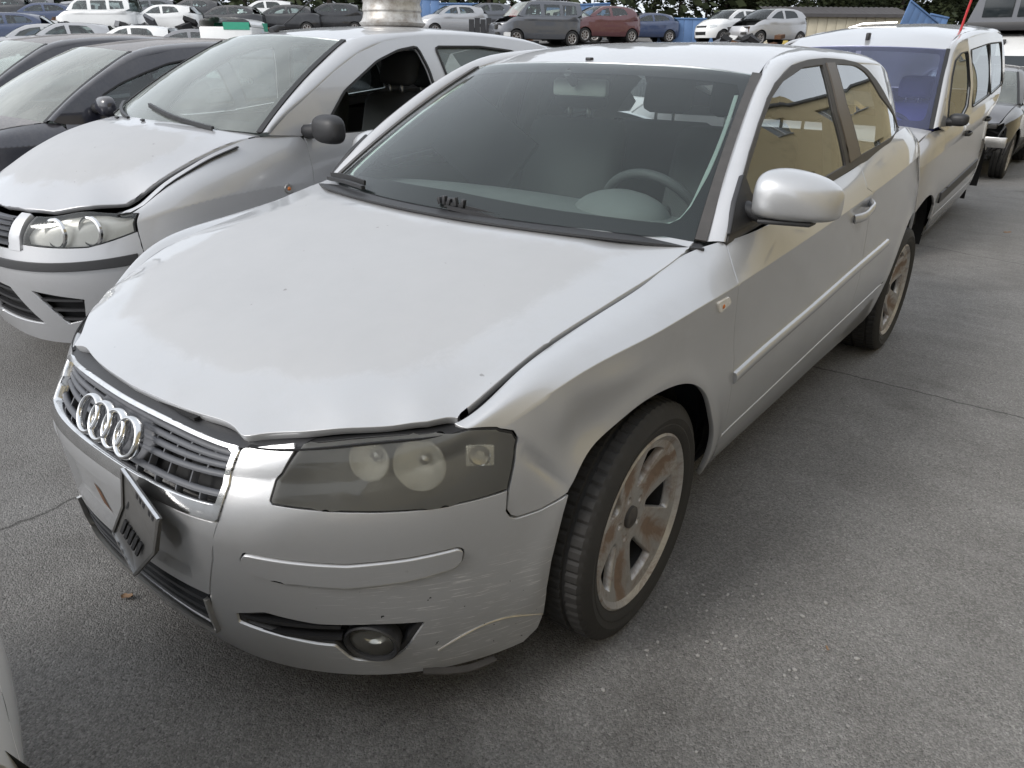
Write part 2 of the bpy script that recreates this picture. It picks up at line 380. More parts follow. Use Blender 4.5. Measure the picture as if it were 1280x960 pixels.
# ---------------------------------------------------------------- surface maths
def spline_matrix(x):
    # natural cubic spline: second derivatives are linear in the knot values
    x = np.asarray(x, float); n = len(x); A = np.zeros((n, n)); B = np.zeros((n, n))
    A[0, 0] = A[-1, -1] = 1
    for i in range(1, n-1):
        h0, h1 = x[i]-x[i-1], x[i+1]-x[i]
        A[i, i-1] = h0; A[i, i] = 2*(h0+h1); A[i, i+1] = h1
        B[i, i-1] = 6/h0; B[i, i] = -6/h0-6/h1; B[i, i+1] = 6/h1
    return np.linalg.solve(A, B)

class Spline:
    def __init__(s, x, Y):
        s.x = np.asarray(x, float); s.Y = np.asarray(Y, float); s.M = spline_matrix(s.x) @ s.Y
    def __call__(s, t):
        t = np.asarray(t, float); x = s.x
        i = np.clip(np.searchsorted(x, t)-1, 0, len(x)-2); h = x[i+1]-x[i]
        a = (x[i+1]-t)/h; b = (t-x[i])/h
        if s.Y.ndim > 1: a = a[..., None]; b = b[..., None]; h = h[..., None]
        return a*s.Y[i]+b*s.Y[i+1]+((a**3-a)*s.M[i]+(b**3-b)*s.M[i+1])*h*h/6

def curve3(pts, n=None):
    pts = np.asarray(pts, float); d = np.r_[0, np.cumsum(np.linalg.norm(np.diff(pts, axis=0), axis=1))]
    sp = Spline(d, pts)
    if n is None: return sp, d[-1]
    return sp(np.linspace(0, d[-1], n))

class TPS:
    # thin plate height field f(a, b)
    def __init__(s, pts, val, lam=1e-5):
        s.p = np.asarray(pts, float); n = len(s.p); v = np.asarray(val, float)
        K = s.k(s.p)+lam*np.eye(n); P = np.c_[np.ones(n), s.p]
        A = np.zeros((n+3, n+3)); A[:n, :n] = K; A[:n, n:] = P; A[n:, :n] = P.T
        s.w = np.linalg.solve(A, np.r_[v, 0, 0, 0])
    def k(s, q):
        r2 = ((q[:, None]-s.p[None])**2).sum(-1)
        return .5*r2*np.log(r2+1e-12)
    def __call__(s, q):
        q = np.asarray(q, float); return s.k(q)@s.w[:-3]+np.c_[np.ones(len(q)), q]@s.w[-3:]

class SideSurf:
    """nose, flank and tail of a body: feature lines (rows, bottom to top) over stations (nose centre to tail centre).
    u = metres along the widest line, v = row number; row `crease` keeps a sharp edge."""
    def __init__(s, rows, crease, disp=None):
        s.rows = np.asarray(rows, float)      # K x n x 3
        b = s.rows[2]; s.u = np.r_[0, np.cumsum(np.linalg.norm(np.diff(b, axis=0), axis=1))]
        n = len(s.u)
        # mirror two stations through x=0 so the nose is smooth
        m = s.rows[:, 1:4][:, ::-1]*np.array([-1, 1, 1]); t = s.rows[:, -4:-1][:, ::-1]*np.array([-1, 1, 1])
        uu = np.r_[-s.u[1:4][::-1], s.u, 2*s.u[-1]-s.u[-4:-1][::-1]]
        s.sp = [Spline(uu, np.concatenate([m[k], s.rows[k], t[k]])) for k in range(len(s.rows))]
        s.K = len(s.rows); s.c = crease; s.disp = disp; s.umax = s.u[-1]
        s.Ma = spline_matrix(np.arange(crease+1)); s.Mb = spline_matrix(np.arange(s.K-crease))
    def raw(s, u, v):
        u = np.asarray(u, float).ravel(); v = np.asarray(v, float).ravel()
        R = np.stack([sp(u) for sp in s.sp])          # K n 3
        out = np.zeros((len(u), 3))
        for lo, hi, M in ((0, s.c, s.Ma), (s.c, s.K-1, s.Mb)):
            if hi <= lo: continue
            m = (v <= s.c) if lo == 0 else (v > s.c)
            if not m.any(): continue
            Y = R[lo:hi+1][:, m]; D = np.tensordot(M, Y, 1); t = v[m]-lo
            i = np.clip(np.floor(t).astype(int), 0, hi-lo-1); b = (t-i)[:, None]; a = 1-b; j = np.arange(m.sum())
            out[m] = a*Y[i, j]+b*Y[i+1, j]+((a**3-a)*D[i, j]+(b**3-b)*D[i+1, j])/6
        return out
    def pn(s, u, v, disp=True):
        u = np.asarray(u, float).ravel(); v = np.asarray(v, float).ravel()
        f = s.raw
        def nrm(f):
            e = .004; ev = .02
            vv = v.copy(); side = np.where(vv > s.c, 1, -1)
            v0 = np.where((side > 0) & (vv-ev < s.c), vv, vv-ev); v1 = np.where((side < 0) & (vv+ev > s.c), vv, vv+ev)
            v0 = np.clip(v0, 0, s.K-1); v1 = np.clip(v1, 0, s.K-1)
            n = np.cross(f(u+e, vv)-f(u-e, vv), f(u, v1)-f(u, v0))
            return n/np.maximum(np.linalg.norm(n, axis=1, keepdims=True), 1e-12)
        P = f(u, v); N = nrm(f)
        if disp and s.disp:
            def g(a, b):
                p = f(a, b); return p+s.disp(p)
            P = g(u, v); N = nrm(g)
        return P, N

def in_poly(q, poly):
    q = np.asarray(q); poly = np.asarray(poly); x, y = q[:, 0], q[:, 1]; ins = np.zeros(len(q), bool)
    a = poly; b = np.roll(poly, -1, axis=0)
    for (x0, y0), (x1, y1) in zip(a, b):
        if y0 == y1: continue
        c = ((y0 > y) != (y1 > y)) & (x < (x1-x0)*(y-y0)/(y1-y0)+x0); ins ^= c
    return ins

def seg_dist(q, poly):
    q = np.asarray(q); a = np.asarray(poly); b = np.roll(a, -1, axis=0); d = np.full(len(q), 1e9)
    for p0, p1 in zip(a, b):
        e = p1-p0; t = np.clip(((q-p0)@e)/max(e@e, 1e-12), 0, 1); d = np.minimum(d, np.linalg.norm(q-(p0+t[:, None]*e), axis=1))
    return d

def rounded(poly, r, n=5):
    """round the corners of a closed polygon; r is one radius or a list per corner"""
    P = [np.asarray(p, float) for p in poly]; m = len(P); out = []
    for i in range(m):
        ri = r[i] if hasattr(r, '__len__') else r
        p, a, b = P[i], P[i-1], P[(i+1) % m]
        if ri <= 0: out.append(p); continue
        da, db = a-p, b-p; la, lb = np.linalg.norm(da), np.linalg.norm(db); k = min(ri, .49*la, .49*lb)
        s0 = p+da/la*k; s1 = p+db/lb*k
        for t in np.linspace(0, 1, n): out.append((1-t)**2*s0+2*t*(1-t)*p+t*t*s1)
    return np.array(out)

def densify(poly, step, closed=True):
    P = np.asarray(poly, float); out = []
    for i in range(len(P) if closed else len(P)-1):
        a, b = P[i], P[(i+1) % len(P)]; n = max(1, int(math.ceil(np.linalg.norm((b-a))/step)))
        for k in range(n): out.append(a+(b-a)*k/n)
    if not closed: out.append(P[-1])
    return np.array(out)

def smooth_line(pts, n):
    """smooth open line through 2-D or 3-D points"""
    return curve3(pts, n)
# ---------------------------------------------------------------- shape of the main hatchback (x = its left, y = backwards from the nose, z up)
A_BASE = [(0,0),(.20,.008),(.365,.042),(.50,.110),(.62,.212),(.72,.335),(.79,.46),(.838,.60),(.866,.80),(.876,1.00),(.8795,1.17),(.881,1.33),
          (.8825,1.90),(.8825,2.50),(.881,3.00),(.858,3.40),(.812,3.75),(.74,4.00),(.62,4.14),(.3,4.19),(0,4.20)]
def a_rows():
    b = np.array(A_BASE); n = len(b); t = np.gradient(b, axis=0); t[0] = (1, 0); t[-1] = (-1, 0)
    nn = np.stack([t[:, 1], -t[:, 0]], 1); nn /= np.linalg.norm(nn, axis=1, keepdims=True)
    z = [
     [.165,.165,.16,.157,.152,.147,.145,.155,.20,.235,.245,.25,.25,.25,.25,.25,.25,.25,.26,.26,.26],
     [.27,.27,.27,.275,.28,.285,.29,.31,.34,.355,.36,.365,.385,.405,.42,.42,.40,.38,.36,.36,.36],
     [.43,.43,.43,.43,.435,.44,.45,.47,.50,.52,.53,.54,.56,.58,.59,.60,.60,.58,.56,.55,.55],
     [.54,.54,.54,.55,.56,.575,.60,.635,.66,.675,.68,.69,.71,.74,.77,.79,.80,.79,.78,.78,.78],
     [.62,.62,.625,.632,.642,.672,.735,.795,.819,.832,.840,.848,.880,.922,.958,.965,.945,.92,.90,.90,.90]]
    ins = [
     [.045,.045,.04,.03,.02,.02,.026,.032,.04,.045,.05,.052,.055,.055,.052,.05,.05,.05,.05,.05,.05],
     [.012,.012,.01,.008,.005,.004,.006,.01,.012,.013,.013,.013,.013,.013,.013,.012,.012,.012,.012,.012,.012],
     [0]*21,
     [.0,.0,.0,.003,.004,.004,.004,.004,.005,.006,.007,.008,.008,.008,.007,.006,.008,.02,.03,.03,.03],
     [.04,.04,.042,.040,.036,.030,.022,.014,.007,.004,.002,.002,.002,.003,.010,.022,.04,.05,.06,.06,.06]]
    rows = []
    for k in range(5):
        i = np.array(ins[k]); p = b-nn*i[:, None]; rows.append(np.c_[p, z[k]])
    top = np.array([(0,.095,.700),(.20,.104,.697),(.368,.130,.686),(.492,.195,.697),(.605,.295,.711),(.690,.395,.728),(.714,.50,.776),(.724,.605,.812),
        (.738,.82,.850),(.750,1.0,.882),(.757,1.17,.915),(.806,1.34,.935),(.815,1.90,.975),(.812,2.5,1.022),(.80,3.0,1.085),(.765,3.4,1.085),
        (.70,3.75,1.01),(.62,3.96,.97),(.52,4.08,.96),(.3,4.13,.96),(0,4.14,.96)])
    mid = .5*(rows[4]+top)
    bul = [.004]*5+[.012,.018,.016,.013,.010,.008,.004,.003,.003,.005,.012,.02,.02,.02,.02,.02]
    d = top-rows[4]; tt = np.gradient(rows[4], axis=0); tt[0] = (1,0,0); tt[-1] = (-1,0,0)
    nm = np.cross(tt, d); nm /= np.linalg.norm(nm, axis=1, keepdims=True)
    mid = mid+nm*np.array(bul)[:, None]
    return np.array(rows+[mid, top])

def a_disp(p):
    """wheel arch flares and the pushed-in wing ahead of the front wheel (left side only)"""
    d = np.zeros_like(p); sx = np.sign(p[:, 0]+1e-9); side = np.clip((np.abs(p[:, 0])-.70)/.08, 0, 1)
    for cy, ro in ((.87, .352), (3.448, .356)):
        r = np.hypot(p[:, 1]-cy, p[:, 2]-.312); up = np.clip((p[:, 2]-.14)/.14, 0, 1)
        lip = .005*np.exp(-((r-ro-.02)/.030)**2)+.005*np.exp(-np.maximum(r-ro, 0)**2/.085**2)
        d[:, 0] += sx*lip*side*up
    return d
def a_dent(p):
    d = np.zeros_like(p); L = p[:, 0] > .5
    y, z = p[:, 1], p[:, 2]
    # crumpled hollow between the lamp and the arch, with a sharp ridge behind it
    d[:, 0] -= L*.016*np.exp(-((y-.62)/.075)**2-((z-.665)/.06)**2)
    d[:, 0] += L*.008*np.exp(-((y-.70)/.10)**2-((z-.755)/.035)**2)
    d[:, 0] -= L*.010*np.exp(-(((y-.52)+.7*(z-.60))/.018)**2)*np.exp(-((z-.61)/.06)**2)
    d[:, 0] += L*.006*np.exp(-((y-.56)/.03)**2-((z-.70)/.05)**2)
    return d
def a_full(p): return a_disp(p)+a_dent(p+a_disp(p))
SA = SideSurf(a_rows(), 4, a_full)

# bonnet height field z(x, y)
def a_hood():
    pts = []; val = []
    top = SA.rows[6]
    edge = list(top[3:11])+[np.array((.757,1.24,.928))]
    for e in edge:
        for s in (-1, 1): pts.append((s*e[0], e[1])); val.append(e[2]+.004)
    for x, y, z in [(0,.105,.712),(.2,.115,.709),(.36,.135,.700),(0,.16,.733),(.2,.17,.730),(.36,.20,.724),(.50,.26,.740),(.61,.36,.757),
                    (0,.30,.786),(.25,.31,.785),(.45,.38,.787),(0,.42,.817),(.3,.43,.814),(.56,.46,.795),
                    (0,.55,.845),(.3,.55,.841),(.54,.58,.830),(0,.80,.894),(.32,.80,.890),(.57,.80,.872),(0,1.05,.935),(.3,1.08,.933),(.55,1.15,.930),(0,1.15,.945)]:
        for s in ((-1, 1) if x else (1,)): pts.append((s*x, y)); val.append(z)
    return TPS(pts, val, 3e-3)
HA = a_hood()
# greenhouse side x(y, z)
def ga_x(y, z):
    y = np.asarray(y, float); z = np.asarray(z, float)
    zb = np.interp(y, [1.0,1.34,1.90,2.5,3.0,3.4,3.8], [.915,.935,.975,1.022,1.085,1.12,1.12]); xb = np.interp(y, [1.0,1.34,1.9,2.5,3.0,3.4,3.8], [.80,.806,.815,.812,.805,.785,.74])
    h = z-zb
    return xb-.30*h-.42*np.maximum(h, 0)**2-.20*np.maximum(y-2.85, 0)**1.6
# windscreen: s across -1..1, t up 0..1
WSB = [(-.757,1.275,.925),(-.60,1.185,.938),(-.3,1.105,.943),(0,1.080,.944),(.3,1.105,.943),(.60,1.185,.938),(.757,1.275,.925)]
WST = [(-.597,1.923,1.317),(-.45,1.865,1.335),(-.22,1.825,1.345),(0,1.812,1.348),(.22,1.825,1.345),(.45,1.865,1.335),(.597,1.923,1.317)]
def wa(s, t):
    s = np.asarray(s, float); t = np.asarray(t, float)
    b = Spline(np.linspace(-1, 1, 7), WSB)(s); a = Spline(np.linspace(-1, 1, 7), WST)(s)
    p = b+(a-b)*t[..., None]
    k = .030*4*t*(1-t)*(1-.35*s*s)
    return p+k[..., None]*np.array([0, -.5, .86])
# roof z(x, y)
def a_roof():
    pts = []; val = []
    for x, y, z in [(0,1.812,1.348),(.22,1.825,1.345),(.45,1.865,1.335),(.597,1.923,1.317),(0,2.05,1.392),(.3,2.07,1.388),(.5,2.1,1.373),(.598,2.15,1.358),
        (0,2.45,1.423),(.3,2.45,1.419),(.5,2.45,1.405),(.595,2.45,1.388),(0,2.9,1.424),(.3,2.9,1.420),(.5,2.9,1.402),(.585,2.9,1.382),
        (0,3.35,1.395),(.3,3.35,1.39),(.5,3.35,1.37),(.57,3.35,1.35),(0,3.75,1.345),(.3,3.74,1.338),(.5,3.70,1.32),(.555,3.68,1.305)]:
        for s in ((-1, 1) if x else (1,)): pts.append((s*x, y)); val.append(z)
    return TPS(pts, val)
RA = a_roof()
TR = {}   # outlines on the body surfaces, in the surfaces own (u, v)
TR['headlamp'] = [(0.503, 5.968), (0.598, 6.0), (0.699, 5.953), (0.778, 5.85), (0.87, 4.996), (0.943, 3.95), (0.969, 3.791), (0.978, 3.639), (0.967, 3.324), (0.952, 2.937), (0.893, 2.956), (0.794, 3.023), (0.706, 3.134), (0.625, 3.246), (0.555, 3.35), (0.491, 3.46), (0.486, 3.542), (0.5, 4.295)]
TR['wing_gap'] = [(0.951, 2.902), (0.946, 2.618), (0.955, 2.491), (0.969, 2.427), (1.023, 2.395), (1.09, 2.436)]
TR['bumper_arch'] = [(1.09, 2.436), (1.078, 2.216), (1.07, 1.991), (1.056, 1.511), (1.05, 1.031), (1.054, 0.52)]
TR['grille_side'] = [(0.379, 3.042), (0.393, 3.803), (0.379, 5.463)]
TR['bumper_top'] = [(0.392, 5.612), (0.438, 5.887), (0.483, 6.0)]
TR['seam'] = [(0.377, 2.986), (0.347, 2.096), (0.311, 1.414), (0.303, 0.732)]
TR['fog'] = [(0.376, 1.258), (0.445, 1.375), (0.556, 1.233), (0.673, 1.184), (0.772, 1.105), (0.749, 0.843), (0.726, 0.557), (0.682, 0.347), (0.615, 0.442), (0.585, 0.791), (0.548, 0.822), (0.451, 0.978), (0.374, 1.091)]
TR['strip'] = [(0.415, 2.234), (0.426, 2.417), (0.516, 2.327), (0.629, 2.224), (0.746, 2.219), (0.846, 2.247), (0.858, 2.17), (0.854, 2.02), (0.838, 1.917), (0.743, 1.835), (0.623, 1.821), (0.509, 1.917), (0.42, 2.016)]
TR['intake_top'] = [(0.059, 1.175), (0.242, 1.436), (0.307, 1.393)]
TR['split'] = [(0.799, 0.463), (0.873, 0.739), (0.951, 0.793), (0.995, 0.698), (1.049, 0.507)]
TR['door_front'] = [(1.833, 5.745), (1.805, 4.855), (1.77, 4.102), (1.807, 3.455)]
TR['door_rear'] = [(2.986, 5.561), (2.947, 4.486), (3.03, 3.675)]
TR['repeater'] = [(1.655, 3.902), (1.719, 3.893), (1.737, 3.77), (1.676, 3.712)]
TR['arch_photo'] = [(1.695, 1.849), (1.642, 2.349), (1.527, 2.844), (1.411, 3.033), (1.287, 3.069), (1.197, 2.929), (1.125, 2.717), (1.087, 2.545)]
TR['trim_outer'] = [(1.301, 0.924), (1.423, 1.044), (1.541, 1.129), (1.65, 1.197), (1.762, 1.259), (1.856, 1.299), (2.034, 1.346), (2.194, 1.363), (2.354, 1.369), (2.549, 1.365), (2.682, 1.355), (2.773, 1.332), (2.845, 1.291), (2.969, 1.204), (3.402, 0.988), (3.402, 0.85), (3.233, 1.05), (2.461, 1.015), (2.119, 0.989), (1.529, 0.941)]
TR['glass_front'] = [(1.35, 0.957), (1.427, 1.032), (1.52, 1.1), (1.662, 1.192), (1.791, 1.26), (1.913, 1.302), (2.119, 1.34), (2.306, 1.348), (2.27, 1.201), (2.292, 1.025), (2.045, 1.007), (1.735, 0.981), (1.525, 0.961)]
TR['pillar'] = [(2.342, 1.352), (2.425, 1.353), (2.407, 1.221), (2.455, 1.043), (2.331, 1.031), (2.306, 1.194)]
TR['glass_rear'] = [(2.446, 1.35), (2.646, 1.346), (2.754, 1.318), (2.843, 1.23), (3.155, 1.1), (3.035, 1.086), (2.475, 1.043), (2.426, 1.223)]
TR['sail'] = [(1.313, 0.94), (1.381, 1.019), (1.453, 1.082), (1.466, 1.042), (1.469, 1.01), (1.521, 0.95)]
TR['hood_gap'] = [(0.696, 0.388), (0.708, 0.456), (0.717, 0.519), (0.725, 0.602), (0.734, 0.747), (0.743, 0.896), (0.754, 1.031), (0.757, 1.119), (0.755, 1.181), (0.748, 1.238)]
TR['hood_front'] = [(0.037, 0.091), (0.137, 0.098), (0.22, 0.109), (0.268, 0.119), (0.307, 0.127), (0.342, 0.127), (0.37, 0.125), (0.391, 0.141), (0.456, 0.187), (0.528, 0.237), (0.615, 0.312), (0.679, 0.372)]
TR['windscreen_edge'] = [(0.955, 0.005), (0.974, 0.978), (-1.0, 0.007), (-1.0, 1.0), (0.026, 0.0), (-0.494, 0.987)]
TR['frit'] = [(-1.0, 0.0), (-0.518, 0.006), (-0.169, 0.042), (0.151, 0.023), (0.486, 0.0), (0.684, 0.006)]
# ---------------------------------------------------------------- shapes of the other cars, from a few measures each
def lerp3(tri, n=21):
    a, b, c = tri; i = np.arange(n); f = np.clip((i-3)/6., 0, 1); f = f*f*(3-2*f); g = np.clip((i-13)/4., 0, 1); g = g*g*(3-2*g)
    return a+(b-a)*f+(c-b)*g
class CarShape:
    def __init__(s, **k):
        s.__dict__.update(k); hw, L = s.hw, s.L
        b = np.array(A_BASE); b[:, 0] *= hw/.8825; nose = getattr(s, 'nose', 1.0)
        y = b[:, 1].copy(); b[:, 1] = np.where(y < 1.0, y*nose, np.where(y < 3.4, nose+(y-1.0)*((L-.8)-nose)/2.4, (L-.8)+(y-3.4)))
        s.base = b; n = len(b); t = np.gradient(b, axis=0); t[0] = (1, 0); t[-1] = (-1, 0)
        nn = np.stack([t[:, 1], -t[:, 0]], 1); nn /= np.linalg.norm(nn, axis=1, keepdims=True)
        rows = []
        for z, i in zip(s.z, s.ins): rows.append(np.c_[b-nn*lerp3(i)[:, None], lerp3(z)])
        xc, yc, zc = s.cowl; hx, hz = s.hood_x, s.hood_z      # bonnet edge: x and z at the lamp corner
        top = np.zeros((n, 3)); f0 = s.front_in
        for i in range(n):
            if i <= 5: top[i] = (b[i, 0]*hx/b[5, 0], b[i, 1]+f0*(1-.15*i/5), hz-(.02 if i < 4 else .0)+.0*i)
            elif i <= 10:
                q = (i-5)/5.; yy = top[5, 1]+(yc-top[5, 1])*q; top[i] = (hx+(xc-hx)*q**.8, yy, hz+(zc-hz)*(1-(1-q)**1.6))
            elif i <= 16:
                yy = b[i, 1]; top[i] = (np.interp(yy, *zip(*[(p[0], p[2]) for p in s.belt])), yy if i > 11 else max(yy, yc+.10), np.interp(yy, *zip(*[(p[0], p[1]) for p in s.belt])))
            else:
                q = (i-16)/4.; top[i] = (b[i, 0]*.93, b[i, 1]-s.tail_in, s.belt[-1][1]-.03*q)
        mid = .5*(rows[4]+top); d = top-rows[4]; tt = np.gradient(rows[4], axis=0); tt[0] = (1, 0, 0); tt[-1] = (-1, 0, 0)
        nm = np.cross(tt, d); nm /= np.linalg.norm(nm, axis=1, keepdims=True); mid = mid+nm*lerp3(s.bulge)[:, None]
        fl = getattr(s, 'flare', .006)
        def disp(p):
            o = np.zeros_like(p)
            for cy in (s.fa, s.ra):
                r = np.hypot(p[:, 1]-cy, p[:, 2]-s.wr); o[:, 0] += np.sign(p[:, 0])*fl*np.exp(-np.maximum(r-s.wr-.05, 0)**2/.06**2)*np.clip((np.abs(p[:, 0])-.6)/.1, 0, 1)
            return o
        s.S = SideSurf(np.array(rows+[mid, top]), 4, disp); s.top = top
        # bonnet
        P, V = [], []
        for i in range(3, 11):
            for k in (-1, 1): P.append((k*top[i, 0], top[i, 1])); V.append(top[i, 2]+.004)
        for i in (0, 1, 2):
            for k in ((-1, 1) if i else (1,)): P.append((k*top[i, 0], top[i, 1]+.015)); V.append(top[i, 2]+.018)
        for q in (.12, .35, .65, 1.0):
            j = 5+5*q; e = np.array([np.interp(j, np.arange(n), top[:, c]) for c in range(3)])
            yy = top[0, 1]+(s.wsb[1]-s.ws_bow-top[0, 1])*q
            for x in (0, .5*e[0], .8*e[0]):
                for k in ((-1, 1) if x else (1,)):
                    yx = yy+(e[1]-yy)*(x/e[0])**2; P.append((k*x, yx)); V.append(e[2]+s.crown*(1-(x/e[0])**3)*(.6 if q < .2 else 1))
        s.H = TPS(P, V, 3e-4)
        xb, yb, zb = s.wsb; xt, yt, zt = s.wst; w0, w1 = s.ws_bow, s.wst_bow
        q = np.linspace(-1, 1, 7); s.B = Spline(q, [(a*xb, yb-w0*(1-abs(a)**2.2), zb+.015*(1-a*a)) for a in q]); s.T = Spline(q, [(a*xt, yt-w1*(1-a*a), zt+s.wst_up*(1-a*a)) for a in q])
        P, V = [], []
        for a in (0, .5, 1):
            for k in ((-1, 1) if a else (1,)):
                p = s.T(np.array([a*k]))[0]; P.append(p[:2]); V.append(p[2])
        for y, zc_, xr, zr in s.roof:
            for a in (0, .5, .85, 1):
                for k in ((-1, 1) if a else (1,)): P.append((a*k*xr, y)); V.append(zc_+(zr-zc_)*a**3)
        s.R = TPS(P, V, 1e-4)
    def g(s, y, z):
        y = np.asarray(y, float); z = np.asarray(z, float); bl = s.belt
        zb = np.interp(y, [p[0] for p in bl], [p[1] for p in bl]); xb = np.interp(y, [p[0] for p in bl], [p[2] for p in bl]); h = z-zb
        return xb-s.tumble[0]*h-s.tumble[1]*np.maximum(h, 0)**2
    def w(s, a, t):
        a = np.asarray(a, float); t = np.asarray(t, float); b = s.B(a); p = b+(s.T(a)-b)*t[..., None]
        k = s.ws_bulge*4*t*(1-t)*(1-.3*a*a); return p+k[..., None]*np.array([0, -.55, .83])
PUNTO = dict(hw=.835, L=3.86, fa=.76, ra=3.22, wr=.29, nose=.97,
    z=[(.22,.24,.26), (.34,.36,.40), (.50,.55,.58), (.60,.70,.76), (.68,.83,.92)],
    ins=[(.05,.06,.06), (.02,.015,.02), (0,0,0), (.012,.004,.012), (.03,.012,.03)],
    cowl=(.745,.985,1.03), hood_x=.66, hood_z=.785, front_in=.10, tail_in=.10, bulge=(.01,.014,.012), crown=.035,
    belt=[(1.0,1.03,.765), (1.3,1.03,.785), (2.2,1.06,.79), (3.0,1.13,.775), (3.5,1.15,.74), (3.86,1.12,.70)],
    wsb=(.757,.985,1.045), wst=(.585,1.60,1.423), ws_bow=.16, wst_bow=.10, wst_up=.03, ws_bulge=.03,
    roof=[(1.9,1.497,.565,1.462), (2.4,1.515,.56,1.475), (2.9,1.50,.55,1.455), (3.4,1.45,.53,1.40)], tumble=(.22,.36))
DARK = dict(hw=.875, L=4.25, fa=.88, ra=3.5, wr=.31, nose=1.0,
    z=[(.20,.24,.26), (.32,.36,.40), (.46,.54,.58), (.57,.69,.76), (.66,.84,.93)],
    ins=[(.05,.06,.06), (.02,.015,.02), (0,0,0), (.01,.004,.012), (.04,.01,.03)],
    cowl=(.745,1.26,.955), hood_x=.67, hood_z=.74, front_in=.09, tail_in=.10, bulge=(.01,.014,.012), crown=.035,
    belt=[(1.2,.95,.79), (1.4,.95,.80), (2.2,.98,.805), (3.0,1.03,.79), (3.6,1.07,.76), (4.25,1.06,.70)],
    wsb=(.75,1.27,.955), wst=(.57,1.93,1.36), ws_bow=.20, wst_bow=.10, wst_up=.03, ws_bulge=.03,
    roof=[(2.2,1.44,.56,1.405), (2.7,1.465,.555,1.425), (3.2,1.445,.545,1.40), (3.7,1.385,.52,1.33)], tumble=(.26,.40))
VAN = dict(hw=.862, L=4.11, fa=.80, ra=3.49, wr=.31, nose=.92,
    z=[(.22,.25,.30), (.36,.40,.44), (.55,.62,.66), (.68,.82,.84), (.78,.96,1.0)],
    ins=[(.05,.05,.05), (.015,.012,.02), (0,0,0), (.012,.004,.01), (.03,.010,.015)],
    cowl=(.77,.86,1.12), hood_x=.66, hood_z=.90, front_in=.10, tail_in=.04, bulge=(.01,.02,.01), crown=.05,
    belt=[(.8,1.12,.80), (1.1,1.11,.815), (2.0,1.13,.825), (3.0,1.15,.825), (3.7,1.16,.815), (4.11,1.16,.80)],
    wsb=(.765,.875,1.135), wst=(.665,1.42,1.655), ws_bow=.16, wst_bow=.10, wst_up=.03, ws_bulge=.03,
    roof=[(1.8,1.765,.66,1.715), (2.3,1.80,.665,1.735), (3.0,1.80,.665,1.735), (3.9,1.77,.65,1.705)], tumble=(.14,.20))
